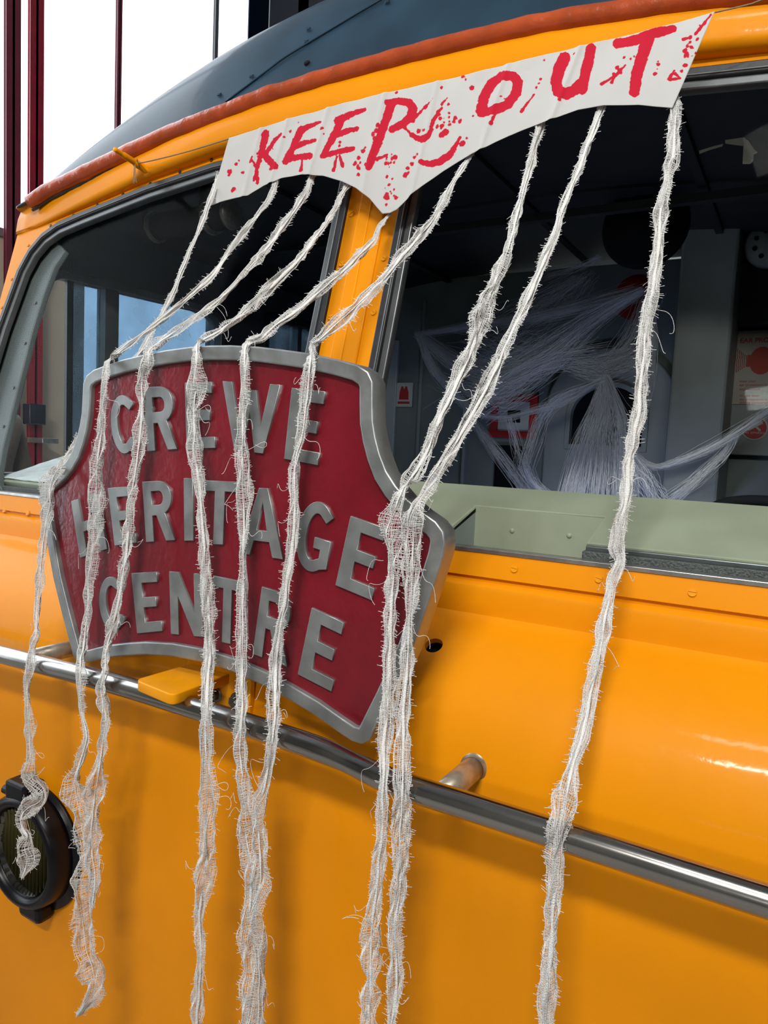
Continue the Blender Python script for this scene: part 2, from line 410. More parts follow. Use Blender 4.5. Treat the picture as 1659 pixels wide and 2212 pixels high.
def place(name, me, m, loc, n, parent, spin=0.0):
    if len(me.materials) == 0: me.materials.append(m)
    o = bpy.data.objects.new(name, me); COL.objects.link(o)
    q = Vector(n).to_track_quat('Z', 'Y').to_matrix().to_4x4() @ Matrix.Rotation(spin, 4, 'Z')
    o.parent = parent
    inv = Matrix.Translation(-WLOC[parent]) if parent in WLOC else Matrix.Identity(4)
    o.matrix_parent_inverse = inv
    o.matrix_basis = Matrix.Translation(loc) @ q
    return o
rng = random.Random(4)
SN = (0, -0.96, 0.28)
for px, py in [(1112, 1229), (1294, 1251), (1496, 1280), (14, 1102), (66, 1108)]:
    p = onY(px, py, -0.006); z = min(p[2], 1.458)
    place('screw', SCREW, YEL2, (p[0], nose_y(z) - 0.0003, z), SN, nose, rng.uniform(-0.3, 0.3))
for x in (-0.9, -0.72, -0.54):
    place('screw', SCREW, YEL2, (x, nose_y(1.444) - 0.0003, 1.444), SN, nose, rng.uniform(-0.3, 0.3))
# aluminium trim along the sill
box('sill_trim', (XL + 0.1, -0.0035, 1.4635), (XR, 0.028, 1.4715), TRIM, loco, bev=0.001)

# windscreen surround: raked yellow sheet with two window openings
def mir(pts): return [(2 * X0 - x, z) for x, z in pts][::-1]
GX, GZ = [-1.50, -1.40, -1.33, -1.06, -0.82, -0.60, -0.46, -0.30, -0.12], [2.372, 2.405, 2.430, 2.477, 2.513, 2.533, 2.544, 2.550, 2.552]
def zg(x):
    return float(np.interp(-abs(x - X0) + X0, GX, GZ))
BX, BZ = [-1.50, -1.403, -1.15, -0.905, -0.65, -0.4, -0.12], [2.285, 2.300, 2.344, 2.387, 2.418, 2.430, 2.436]
def zb(x): return float(np.interp(-abs(x - X0) + X0, BX, BZ))
win_out = [(-0.197, 1.4695), (-0.197, 2.300), (-0.210, 2.352), (-0.250, 2.384), (-0.655, 2.381), (-0.902, 2.354), (-1.178, 2.308), (-1.280, 2.288), (-1.346, 2.258), (-1.392, 2.213), (-1.422, 2.150), (-1.452, 1.964),
           (-1.468, 1.70), (-1.468, 1.62), (-1.455, 1.56), (-1.425, 1.51), (-1.375, 1.482), (-1.30, 1.4695)]
win_out = [tuple(p) for p in win_out]
surround_out = [(XL, 1.467)] + [(XR, 1.467)] + [(x, zb(x) + 0.006) for x in np.linspace(XR, XL, 30)]
me = plate_mesh('windscreen_surround', rk(surround_out), [rk(win_out), rk(mir(win_out))], 0.024, MRK(-0.013))
surround = link('windscreen_surround', me, YEL, loco)
# brow above the windscreens: lofted bulge up to the gutter
bxs = np.linspace(XL, XR, 60); v = []; f = []; nb = 9
for x in bxs:
    xm = -abs(x - X0) + X0
    h = 0.034 * min(1.0, max(0.0, (xm + 1.42) / 0.75)) ** 0.8
    a, g = zb(x), zg(x)
    rise = min(0.35 * h, 0.4 * (g - a))
    P = [(yw(a) + 0.012, a - 0.002), (yw(a) - 0.001, a), (yw(a) - 0.55 * h, a + 0.15 * rise), (yw(a) - 0.92 * h, a + 0.65 * rise), (yw(a) - h, a + rise + 0.006),
         (yw(a) - 1.0 * h + 0.006, a + 0.45 * (g - a) + 0.004), (yw(a) - 0.95 * h + 0.012, a + 0.68 * (g - a)), (yw(a) - 0.85 * h + 0.016, a + 0.85 * (g - a)), (yw(g) - 0.028, g - 0.004)]
    for y, z in P: v.append((x, y, z))
for i in range(len(bxs) - 1):
    for j in range(nb - 1):
        f.append((i * nb + j, (i + 1) * nb + j, (i + 1) * nb + j + 1, i * nb + j + 1))
me = pymesh('brow_panel', v, f)
brow = link('brow_panel', me, YEL, loco, smooth=True)
sd = brow.modifiers.new('thickness', 'SOLIDIFY'); sd.thickness = 0.01; sd.offset = -1 if False else 0
# rivets under the brow and down the left post
def rkp(x, z, off=0.0): return (x, yw(z) - off, z)
WN = (0, -1, RK)
for px, py in [(109, 487), (159, 465), (211, 443), (266, 420), (325, 397), (389, 372), (457, 346)]:
    p = onW(px, py); place('rivet', RIVET, BOLT, (p[0], p[1] - 0.0005, p[2]), WN, surround)
for px, py in [(61, 530), (25, 603), (4, 664)]:
    p = onW(px, py); place('rivet', RIVET_Y, YEL2, (p[0], p[1] - 0.0005, p[2]), WN, surround)
# centre pillar cover: flanges, raised rib, screws
pil = plate_mesh('centre_pillar', rk([(-0.195, 1.468), (-0.047, 1.468), (-0.047, 2.40), (-0.195, 2.40)]), [], 0.006, MRK(0.002), 0.001)
pillar = link('centre_pillar', pil, YEL, loco)
me = plate_mesh('rib', rk(round_poly([(-0.157, 1.468), (-0.085, 1.468), (-0.085, 2.40), (-0.157, 2.40)], 0.0)), [], 0.010, MRK(0.006), 0.004)
link('rib', me, YEL, pillar)
me = plate_mesh('seam_strip', rk([(-0.126, 1.468), (-0.123, 1.468), (-0.123, 2.40), (-0.126, 2.40)]), [], 0.002, MRK(0.0115), 0.0005)
link('seam_strip', me, YEL2, pillar)
for px, py in [(765, 464), (742, 572), (716, 687), (821, 561), (794, 677)]:
    p = onW(px, py)
    x = -0.178 if p[0] < -0.12 else -0.066
    place('screw', SCREW, YEL2, rkp(x, p[2], 0.0055), WN, pillar, rng.uniform(-1, 1))
# window frames and panes
def window(side):
    o = rk(win_out)
    def u_strip(d0, d1):     # frame strip round three sides, open along the sill
        A, B_ = offset_poly(o, d0), offset_poly(o, d1)
        P = [(x, max(y, 0.004)) for x, y in A] + [(x, max(y, 0.004)) for x, y in B_[::-1]]
        return P if side < 0 else [(2 * X0 - x, y) for x, y in P][::-1]
    fr = link('windscreen_gasket', plate_mesh('windscreen_gasket', u_strip(-0.006, 0.017), [], 0.022, MRK(0.003), 0.003), RUBBER, loco)
    link('inner_frame', plate_mesh('inner_frame', u_strip(0.0165, 0.034), [], 0.020, MRK(-0.003), 0.003), FRAME, fr)
    link('bead', plate_mesh('bead', u_strip(0.0100, 0.0130), [], 0.027, MRK(0.003), 0.001), FRAME, fr)
    pn = offset_poly(o, 0.006); pn = [(x, max(y, 0.004)) for x, y in pn]
    if side > 0: pn = [(2 * X0 - x, y) for x, y in pn][::-1]
    link('windscreen_pane', plate_mesh('windscreen_pane', pn, [], 0.004, MRK(-0.012)), GLASS, loco)
    return fr
window(-1); window(1)
# gutter: lumpy painted tube
gx = np.linspace(-1.405, XR, 150)
def gdz(x): return -0.016 - 0.018 * min(1.0, max(0.0, (-abs(x - X0) + X0 + 0.5) / -0.8))
gp = np.array([(x, yw(zg(x)) - 0.050, zg(x) + gdz(x)) for x in gx])
for i in range(len(gp)):
    gp[i][2] += 0.002 * noise.noise(Vector((gx[i] * 9, 1, 2)))
gr = [0.0215 + 0.0022 * noise.noise(Vector((x * 22, 0, 5))) for x in gx]
tube('gutter', gp, gr, RUST, loco, seg=16)
box('gutter_seal', (-1.1, yw(2.52) - 0.001, 2.40), (-1.09, yw(2.52), 2.405), RUBBER, loco)
sp = np.array([(x, yw(zg(x)) - 0.042, zg(x) - 0.021 + gdz(x)) for x in gx])
o = bpy.data.objects.get('gutter_seal'); bpy.data.objects.remove(o)
tube('gutter_seal', sp, [0.006 + 0.003 * noise.noise(Vector((x * 40, 3, 5))) for x in gx], RUBBER, loco, seg=8)
# roof: domed front sweeping back
rx = np.linspace(XL, XR, 44)
vv = [(-0.012, -0.03), (0.0, 0.0), (0.05, 0.112), (0.12, 0.232), (0.22, 0.352), (0.34, 0.45), (0.50, 0.532), (0.75, 0.60), (1.1, 0.638), (1.6, 0.645), (2.6, 0.645), (4.5, 0.645)]
v = []; f = []
for x in rx:
    e = min(1.0, abs(x - X0) / 1.38)
    k = math.sqrt(max(0.0, 1 - e ** 2.6))
    for dy, dz in vv:
        y = yw(zg(x)) + dy - 0.028
        v.append((x, y, zg(x) + dz * (0.16 + 0.84 * k)))
nv = len(vv)
for i in range(len(rx) - 1):
    for j in range(nv - 1):
        f.append((i * nv + j, (i + 1) * nv + j, (i + 1) * nv + j + 1, i * nv + j + 1))
me = pymesh('roof', v, f)
roof = link('roof', me, BLUE, loco, smooth=True)
sd = roof.modifiers.new('thickness', 'SOLIDIFY'); sd.thickness = 0.012; sd.offset = -1
ss = roof.modifiers.new('smooth', 'SUBSURF'); ss.levels = 1; ss.render_levels = 2
def roof_pt(x, t):
    e = min(1.0, abs(x - X0) / 1.38); k = math.sqrt(max(0.0, 1 - e ** 2.6))
    ys = [a for a, b_ in vv]; zs_ = [b_ for a, b_ in vv]
    return np.array([x, yw(zg(x)) + t - 0.028, zg(x) + float(np.interp(t, ys, zs_)) * (0.16 + 0.84 * k)])
def on_roof(px, py):
    d = ray(px, py); best = None
    for x in np.linspace(XL + 0.02, XR - 0.02, 160):
        for t in np.linspace(0.0, 0.5, 51):
            q = roof_pt(x, t); w = q - CAM; s = np.dot(w, d) / np.dot(d, d)
            e = np.linalg.norm(w - s * d)
            e = e + 0.01 * s
            if best is None or e < best[0]: best = (e, x, t)
    return best[1], best[2]
# ------------------------------------------------------------------ handrail, bracket, lamp
hp = smooth_path([(-1.30, -0.32, 1.135), (-0.95, -0.32, 1.150), (-0.721, -0.32, 1.157), (-0.34, -0.32, 1.1675), (-0.1, -0.32, 1.1665), (0.06, -0.32, 1.1645), (0.15, -0.32, 1.161), (0.215, -0.32, 1.153),
                  (0.28, -0.32, 1.1455), (0.36, -0.32, 1.145), (0.60, -0.32, 1.144), (0.784, -0.32, 1.143), (1.2, -0.32, 1.142)], 160)
hr = [0.0200 - 0.0025 * math.exp(-((p[0] - 0.20) / 0.03) ** 2) for p in hp]
rail = tube('handrail', hp, hr, CHROME, loco, seg=24)
for x, z in [(-0.607, 1.1695), (0.360, 1.146)]:
    tube('handrail_post', [(x, nose_y(z) + 0.004, z), (x, -0.25, z), (x, -0.318, z)], 0.0185, STEEL, rail, seg=24)
    lathe_y('collar', [(0.0225, nose_y(z) + 0.004), (0.0225, nose_y(z) - 0.002), (0.0187, nose_y(z) - 0.004)], x, z, STEEL, rail, 24)
br = link('lamp_bracket', plate_mesh('lamp_bracket', round_poly([(-0.262, -0.345), (-0.145, -0.362), (-0.150, -0.205), (-0.255, -0.205)], [0.018, 0.018, 0, 0]), [], 0.020,
          Matrix.Translation((0, 0, 1.190)), 0.0025), YEL2, loco)
box('base_plate', (-0.262, -0.213, 1.098), (-0.096, -0.200, 1.212), YEL2, br, bev=0.002)
for x in (-0.183, -0.128):
    me = tube_mesh('bolt', [(x, -0.205, 1.152), (x, -0.226, 1.152)], 0.0115, 6); link('bolt', me, BOLT, br)
    lathe_y('washer', [(0.016, -0.205), (0.016, -0.2155), (0.009, -0.2155)], x, 1.152, BOLT, br, 20)
LX, LZ = -0.728, 0.668
lamp = lathe_y('marker_lamp', [(0.02, -0.214), (0.134, -0.214), (0.136, -0.235), (0.134, -0.264), (0.128, -0.274), (0.118, -0.277), (0.110, -0.273), (0.106, -0.266), (0.105, -0.255), (0.05, -0.254)], LX, LZ, BLACK, loco)
lathe_y('lens', [(0.0, -0.266), (0.03, -0.266), (0.06, -0.265), (0.104, -0.262), (0.104, -0.2565), (0.0, -0.2570)], LX, LZ, LENS, lamp, 40)
LENSIN = mat('lamp_reflector', (0.055, 0.052, 0.03), 0.5)
for k in range(-7, 8):
    x = LX + k * 0.0135; hh = math.sqrt(max(0, 0.102 ** 2 - (k * 0.0135) ** 2))
    if hh > 0.01: tube('lens_rib', [(x, -0.2575, LZ - hh), (x, -0.2575, LZ + hh)], 0.0055, LENSIN, lamp, seg=8)
lathe_y('rear_flange', [(0.02, -0.214), (0.150, -0.214), (0.150, -0.224), (0.13, -0.226)], LX + 0.004, LZ - 0.004, BLACK, lamp)
hb = box('hinge', (LX - 0.055, -0.272, LZ + 0.118), (LX + 0.02, -0.215, LZ + 0.165), BLACK, lamp, bev=0.008)
me = tube_mesh('hinge_pin', [(LX - 0.072, -0.258, LZ + 0.132), (LX + 0.036, -0.258, LZ + 0.132)], 0.011, 14); link('hinge_pin', me, BLACK, lamp)
box('latch', (LX - 0.02, -0.262, LZ - 0.165), (LX + 0.06, -0.215, LZ - 0.118), BLACK, lamp, bev=0.012)
# peg on the brow
pb = onY(302, 358, 0.205); pt = np.array([pb[0] - 0.012, 0.105, pb[2] + 0.012])
pt = onY(247, 322, 0.115)
P = smooth_path([pb + np.array([0.01, 0.03, -0.01]), pb, (pb + pt) / 2, pt], 24)
peg = tube('peg', P, [0.011 if i < 10 else 0.0085 if i < 18 else 0.0062 for i in range(24)], YEL2, brow, seg=14)
# roof fittings: seam and bolts
s0, s1 = on_roof(575, 158), on_roof(790, 20)
seam = [roof_pt(s0[0] + (s1[0] - s0[0]) * k, s0[1] + (s1[1] - s0[1]) * k) + np.array([0, -0.002, 0.001]) for k in np.linspace(-0.45, 1.25, 24)]
tube('roof_seam', seam, 0.0028, BLUE, roof, seg=8)
for px, py in [(663, 68), (664, 86), (549, 169), (478, 204), (838, 2)]:
    x, t = on_roof(px, py); q = roof_pt(x, t)
    place('roof_bolt', ROOF_BOLT, BLUE, tuple(q + np.array([0, -0.002, 0.001])), (0, -0.8, 0.6), roof)
x, t = on_roof(664, 130); q = roof_pt(x, t)
bm = bmesh.new(); bmesh.ops.create_cone(bm, cap_ends=True, segments=20, radius1=0.0085, radius2=0.0075, depth=0.006)
bm.transform(Matrix.Translation(q + np.array([0, -0.001, 0.0]) ) @ Vector((0, -0.83, 0.55)).to_track_quat('Z', 'Y').to_matrix().to_4x4())
link('roof_plug', bmmesh('roof_plug', bm), DARK, roof)

# ------------------------------------------------------------------ cab interior
YB = 1.90
XI = -1.40
def yz(*pts): return [(onX(px, py, XI)[1], onX(px, py, XI)[2]) for px, py in pts]
sw = round_poly([(0.085, 1.50), (1.085, 1.50), (1.085, 2.165), (0.955, 2.185), (0.262, 2.175)], [0.04, 0.06, 0.07, 0.0, 0.09])
dw = round_poly([(1.375, 1.55), (1.80, 1.55), (1.80, 2.23), (1.375, 2.225)], 0.03)
side_l = link('side_wall', plate_mesh('side_wall', [(0.045, 0.2), (4.8, 0.2), (4.8, 2.40), (0.295, 2.40), (0.045, 1.47)], [sw, dw], 0.05, MYZ(XI - 0.03)), CABW, loco)
link('side_wall', plate_mesh('side_wall', [(0.045, 0.2), (4.8, 0.2), (4.8, 2.40), (0.295, 2.40), (0.045, 1.47)], [], 0.05, MYZ(XR - 0.07)), CABW, loco)
swf = link('side_window_frame', plate_mesh('side_window_frame', offset_poly(sw, -0.012), [offset_poly(sw, 0.014)], 0.064, MYZ(XI - 0.03), 0.003), FRAME, loco)
# two sliding panes with their black channels
y1 = onX(150, 700, XI - 0.03)[1]; y2 = onX(217, 700, XI - 0.03)[1]; y3 = onX(246, 700, XI - 0.03)[1]
box('slide_channel', (XI - 0.040, y1 - 0.012, 1.50), (XI - 0.026, y1 + 0.012, 2.18), RUBBER, swf)
box('slide_post', (XI - 0.05, y2, 1.50), (XI - 0.004, y3, 2.185), FRAME, swf)
pn = offset_poly(sw, 0.002)
def clip(P, a, b_): return [(min(max(y, a), b_), z) for y, z in P]
link('sliding_pane', plate_mesh('sliding_pane', [(y1 + 0.012, 1.51), (y2, 1.51), (y2, 2.172), (y1 + 0.012, 2.172)], [], 0.005, MYZ(XI - 0.035)), TINT, swf)
link('sliding_pane', plate_mesh('sliding_pane', [(y3, 1.51), (1.07, 1.51), (1.07, 2.13), (1.03, 2.16), (0.95, 2.178), (y3, 2.178)], [], 0.005, MYZ(XI - 0.035)), TINT, swf)
dwf = link('door_window_frame', plate_mesh('door_window_frame', offset_poly(dw, -0.02), [offset_poly(dw, 0.012)], 0.064, MYZ(XI - 0.03), 0.003), CABD, loco)
link('door_pane', plate_mesh('door_pane', offset_poly(dw, 0.0), [], 0.005, MYZ(XI - 0.035)), TINT, dwf)
box('door_window_bar', (XI - 0.05, 1.60, 1.55), (XI, 1.63, 2.23), FRAME, dwf)
# inner corner panels behind the windscreen ends
cp = [(-1.335, 2.262), (-1.392, 2.213), (-1.425, 2.150), (-1.455, 1.964), (-1.470, 1.70), (-1.470, 1.475), (-1.270, 1.475), (-1.292, 1.492), (-1.312, 1.525), (-1.322, 1.60), (-1.326, 1.964), (-1.318, 2.08), (-1.300, 2.17), (-1.270, 2.22)]
for q in (cp, mir(cp)):
    c_ = link('corner_panel', plate_mesh('corner_panel', rk(q), [], 0.02, MRK(-0.035), 0.004), CABC, loco)
for zc_ in (1.60, 1.66, 1.78, 1.92, 2.05):
    place('rivet', RIVET, BOLT, rkp(-1.345, zc_, -0.024), WN, c_.parent.children[-1] if False else bpy.data.objects['corner_panel'])
# ceiling lining, floor, bulkhead
cxs = np.linspace(XI, XR - 0.05, 16); v = []; f = []
for x in cxs:
    e = (x - X0) / 1.3
    for y in (0.28, 0.7, 1.2, YB + 0.02): v.append((x, y, 2.355 + 0.13 * (1 - e * e)))
for i in range(len(cxs) - 1):
    for j in range(3): f.append((i * 4 + j, i * 4 + j + 1, (i + 1) * 4 + j + 1, (i + 1) * 4 + j))
ceil = link('cab_ceiling', pymesh('cab_ceiling', v, f), CABD, loco, smooth=True)
sd = ceil.modifiers.new('thickness', 'SOLIDIFY'); sd.thickness = 0.01
for x in (-0.75, -0.1, 0.45, 0.9):
    e = (x - X0) / 1.3; z = 2.35 + 0.13 * (1 - e * e)
    box('ceiling_strip', (x - 0.012, 0.3, z - 0.012), (x + 0.012, YB, z), CABD, ceil)
box('ceiling_strip', (XI, 1.05, 2.40), (XR - 0.06, 1.08, 2.425), CABD, ceil)
box('cab_floor', (XI - 0.02, 0.0, 0.55), (XR, YB, 0.60), CABD, loco)
bulk = box('bulkhead', (XI - 0.02, YB, 0.3), (XR - 0.02, YB + 0.05, 2.46), CAB, loco)
def bx(name, px0, py0, px1, py1, Y, depth, m, parent, bev=0.002, **k):
    a, b_ = onY(px0, py0, Y), onY(px1, py1, Y)
    c, d = onY(px0, py1, Y), onY(px1, py0, Y)
    x0, x1 = (a[0] + c[0]) / 2, (b_[0] + d[0]) / 2; z1, z0 = (a[2] + d[2]) / 2, (b_[2] + c[2]) / 2
    return box(name, (x0, Y, z0), (x1, Y + depth, z1), m, parent, bev, **k)
YF = YB - 0.012
bx('door_edge', 815, 735, 852, 1080, YF - 0.012, 0.022, PALE, bulk, 0.004)
bx('seam_strip', 903, 650, 909, 1080, YF, 0.012, CABL, bulk)
bx('seam_strip', 998, 860, 1004, 1080, YF - 0.02, 0.032, CABL, bulk)
bx('dark_locker', 1067, 962, 1132, 1085, YF - 0.01, 0.02, DARK, bulk)
a = onY(1170, 1090, YF); b_ = onY(1452, 1090, YF); tpz = onY(1310, 752, YF)[2]
wd = (b_[0] - a[0]) / 2; mx_ = (a[0] + b_[0]) / 2
arch = [(a[0], 0.62), (b_[0], 0.62)] + [(mx_ + wd * math.cos(t), tpz - wd * 0.95 + wd * 0.95 * math.sin(t)) for t in np.linspace(0, math.pi, 28)]
wa, wb = onY(1234, 960, YF), onY(1388, 965, YF); wt = onY(1310, 836, YF)[2]; wz = (wa[2] + wb[2]) / 2
ww = (wb[0] - wa[0]) / 2; wm = (wa[0] + wb[0]) / 2
warch = [(wa[0], wz), (wb[0], wz)] + [(wm + ww * math.cos(t), wt - ww * 0.85 + ww * 0.85 * math.sin(t)) for t in np.linspace(0, math.pi, 22)]
door = link('engine_room_door', plate_mesh('engine_room_door', arch, [warch], 0.04, MXZ(YB - 0.02), 0.008), CABL, bulk)
link('window_frame', plate_mesh('window_frame', offset_poly(warch, -0.022), [warch], 0.02, MXZ(YB - 0.045), 0.004), CABL, door)
link('window_backing', plate_mesh('window_backing', offset_poly(warch, -0.01), [], 0.01, MXZ(YB - 0.01)), DARK, door)
bx('column', 1455, 380, 1578, 1100, 1.55, 0.33, CABL, bulk, 0.01)
bx('overhead_locker', 1590, 560, 1720, 700, 1.72, 0.16, CABD, bulk, 0.01)
bx('red_pipe', 1585, 690, 1720, 700, 1.74, 0.02, SIGNR, bulk, 0.003)
board = bx('notice_panel', 1562, 712, 1760, 985, 1.80, 0.02, CABL, bulk, 0.004)
lathe_c = onY(1662, 528, 1.6)
spk = lathe_y('speaker_disc', [(0.0, 1.585), (0.07, 1.586), (0.078, 1.595), (0.078, 1.62), (0.0, 1.62)], lathe_c[0], lathe_c[2], CAB, bulk, 32)
for k in range(8):
    t = k * math.pi / 4 + 0.3
    lathe_y('speaker_hole', [(0.008, 1.5835), (0.008, 1.587), (0.002, 1.587)], lathe_c[0] + 0.045 * math.cos(t), lathe_c[2] + 0.045 * math.sin(t), DARK, spk, 12)
fc = onY(1395, 490, 1.2)
fan = lathe_y('cab_fan', [(0.0, 1.15), (0.04, 1.15), (0.05, 1.165), (0.12, 1.17), (0.135, 1.19), (0.12, 1.22), (0.05, 1.25), (0.0, 1.26)], fc[0], fc[2], DARK, loco, 36)
tube('fan_stem', [(fc[0], 1.2, fc[2] + 0.1), (fc[0], 1.2, 2.46)], 0.02, DARK, fan)
rc = onY(1372, 640, 1.6)
lathe_y('red_bell', [(0.0, 1.57), (0.04, 1.572), (0.075, 1.59), (0.085, 1.62), (0.04, 1.63)], rc[0], rc[2], SIGNR, bulk, 28)
tube('bell_stem', [(rc[0], 1.62, rc[2]), (rc[0], YB, rc[2])], 0.02, DARK, bulk)
# wiper motor under the left cab roof
ma, mb = onY(335, 492, 0.42), onY(505, 462, 0.42)
mot = tube('wiper_motor', [ma, ma + (mb - ma) * 0.95], 0.040, DARK, loco, seg=20)
for t_, r_ in ((0.0, 0.047), (0.72, 0.05), (0.95, 0.044)):
    c = ma + (mb - ma) * t_
    tube('motor_band', [c, c + (mb - ma) * 0.045], r_, BOLT, mot, seg=20)
tube('motor_bracket', [(ma + mb) / 2 + np.array([0, 0.03, 0]), (ma + mb) / 2 + np.array([0, 0.05, 0.12])], 0.014, BOLT, mot)
tube('cable', smooth_path([ma, ma + np.array([-0.06, 0.02, 0.02]), ma + np.array([-0.1, 0.05, 0.07])], 12), 0.012, DARK, mot)
# desk hood with notch, foam strip and recess
HA = math.atan2(1.574 - 1.497, 0.25)
MH = Matrix.Translation((0, 0.05, 1.497)) @ Matrix.Rotation(HA, 4, 'X')
hl = 0.25 / math.cos(HA)
NX0, NX1, ND = 0.178, 0.450, 0.135
hood_out = [(-1.36, 0), (NX0, 0), (NX0, ND), (NX1, ND), (NX1, 0), (XR - 0.07, 0), (XR - 0.07, hl), (-1.36, hl)]
hood = link('desk_hood', plate_mesh('desk_hood', hood_out, [], 0.016, MH @ Matrix.Translation((0, 0, -0.008)), 0.0025), SAGE, loco)
yb_ = 0.05 + ND * math.cos(HA); zb_ = 1.497 + ND * math.sin(HA)
box('recess_back', (NX0 - 0.01, yb_, 1.36), (NX1 + 0.01, yb_ + 0.01, zb_ - 0.004), SAGE, hood)
me = pymesh('recess_side', [(NX1, 0.055, 1.36), (NX1, yb_, 1.36), (NX1, yb_, zb_ - 0.006), (NX1, 0.055, 1.49), (NX1 + 0.01, 0.055, 1.36), (NX1 + 0.01, yb_, 1.36), (NX1 + 0.01, yb_, zb_ - 0.006), (NX1 + 0.01, 0.055, 1.49)],
            [(0, 1, 2, 3), (7, 6, 5, 4), (0, 4, 5, 1), (1, 5, 6, 2), (2, 6, 7, 3), (3, 7, 4, 0)])
link('recess_side', me, SAGE, hood)
me2_ = me.copy(); me2_.materials.clear(); me2_.transform(Matrix.Translation((NX0 - NX1 - 0.01, 0, 0)))
link('recess_side', me2_, PALE, hood)  # left side coloured paler to lift its shade
box('recess_floor', (NX0, 0.03, 1.35), (NX1, yb_, 1.365), SAGE, hood)
for x, z in ((0.262, 1.490), (0.382, 1.492)):
    lathe_y('recess_stud', [(0.0, yb_ - 0.003), (0.003, yb_ - 0.003), (0.0055, yb_ - 0.0005), (0.0055, yb_ + 0.002)], x, z, SAGE, hood, 14)
box('foam_strip', (NX1 - 0.004, 0.038, 1.452), (XR - 0.07, 0.058, 1.483), FOAM, hood, bev=0.002)
box('foam_strip', (-1.36, 0.038, 1.452), (NX0, 0.058, 1.483), FOAM, hood, bev=0.002)
box('desk_lip', (NX1, 0.046, 1.482), (XR - 0.07, 0.06, 1.492), FRAME, hood, bev=0.002)
box('desk_rear', (-1.36, 0.285, 0.62), (XR - 0.07, 0.30, 1.56), CABD, hood)
sx = onY(1640, 1150, 0.42)
wheel = thing('control_wheel', (onY(1600, 1075, 0.45)[0], 0.45, 1.5), 'black control wheel half hidden behind the sage desk hood', 'control wheel')  # spoked control wheel on a stalk
wc = onY(1650, 1085, 0.5)
tube('wheel_ring', [(wc[0] + 0.10 * math.cos(t), 0.5 + 0.04 * math.sin(t), wc[2] - 0.03 + 0.03 * math.sin(t)) for t in np.linspace(0, 2 * math.pi, 28)], 0.014, DARK, wheel)
tube('stalk', [(wc[0], 0.5, wc[2] - 0.03), (wc[0], 0.5, 1.2), (wc[0], 0.5, 0.6)], 0.012, DARK, wheel)
tube('spoke', [(wc[0] - 0.1, 0.5, wc[2] - 0.03), (wc[0] + 0.1, 0.5, wc[2] - 0.03)], 0.007, DARK, wheel)

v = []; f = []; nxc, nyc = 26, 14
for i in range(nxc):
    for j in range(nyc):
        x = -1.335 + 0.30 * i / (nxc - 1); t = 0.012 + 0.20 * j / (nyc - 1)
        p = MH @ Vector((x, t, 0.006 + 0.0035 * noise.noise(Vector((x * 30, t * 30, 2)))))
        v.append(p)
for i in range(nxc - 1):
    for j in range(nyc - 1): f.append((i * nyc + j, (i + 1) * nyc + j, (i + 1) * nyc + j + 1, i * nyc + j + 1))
SHEET = mat('pale_sheet', (0.72, 0.78, 0.80), 0.8, var=0.15, vscale=30, bump=0.3, bscale=90)
cl = link('added_desk_sheet', pymesh('added_desk_sheet', v, f), SHEET, label='pale icy blue sheet added on the desk at far left', cat='cloth', smooth=True)  # added sheet that makes the pale patch at the desk's left end
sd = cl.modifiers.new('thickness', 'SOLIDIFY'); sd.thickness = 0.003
# ------------------------------------------------------------------ notices on the bulkhead
def flat(px, py, Y): p = onY(px, py, Y); return p[0], p[2]
# ear protection poster
PY = 1.794
pl, pr = flat(1583, 722, PY), flat(1583, 872, PY)
px0, pz1, pz0 = pl[0], pl[1], flat(1583, 873, PY)[1]
PWID = 0.30
poster = link('ear_poster', plate_mesh('ear_poster', [(px0, pz0), (px0 + PWID, pz0), (px0 + PWID, pz1), (px0, pz1)], [], 0.004, MXZ(PY)), SIGNB,
              label='ivory ear protection notice printed in red on grey panel', cat='poster')
TY = PY - 0.0025
def ptext(s, px, py, hpx, parent, m, off=0.0):
    x, z = flat(px, py, TY); z2 = flat(px, py - hpx, TY)[1]
    me = text_mesh('lettering', s, (z2 - z) / 0.70, MXZ(TY, x, z), extrude=0.0006, offset=off)
    return link('lettering', me, m, parent)
ptext('EAR PROTECTION', 1598, 741, 10, poster, PRINTR, 0.0004)
for s, y in (('wear your', 826), ('ear protectors in', 834), ('engine-room', 843), ('do not wear', 857), ('ear protectors in', 865), ('driving compartment', 872)):
    ptext(s, 1597, y, 5.5, poster, PRINTR)
hc = flat(1645, 779, TY); hr_ = abs(flat(1645, 749, TY)[1] - hc[1])
head = [(hc[0] + hr_ * 0.80 * math.cos(t), hc[1] + hr_ * math.sin(t)) for t in np.linspace(0, 2 * math.pi, 32)[:-1]]
link('head_symbol', plate_mesh('head_symbol', head, [], 0.0012, MXZ(TY)), PRINTR, poster)
ears = [(hc[0] - hr_ * 0.95, hc[1] - 0.022), (hc[0] - hr_ * 0.75, hc[1] - 0.022), (hc[0] - hr_ * 0.75, hc[1] + 0.022), (hc[0] - hr_ * 0.95, hc[1] + 0.022)]
link('ear_symbol', plate_mesh('ear_symbol', ears, [], 0.0012, MXZ(TY - 0.0005)), PRINTR, poster)
for k in range(8):
    x = flat(1588 + k * 4, 779, TY)[0]; hh = hr_ * (0.95 - 0.09 * k)
    tube('sound_wave', [(x + 0.0012 * math.sin(i * 2.1), TY, hc[1] - hh + 2 * hh * i / 15) for i in range(16)], 0.0013, PRINTR, poster, seg=5)
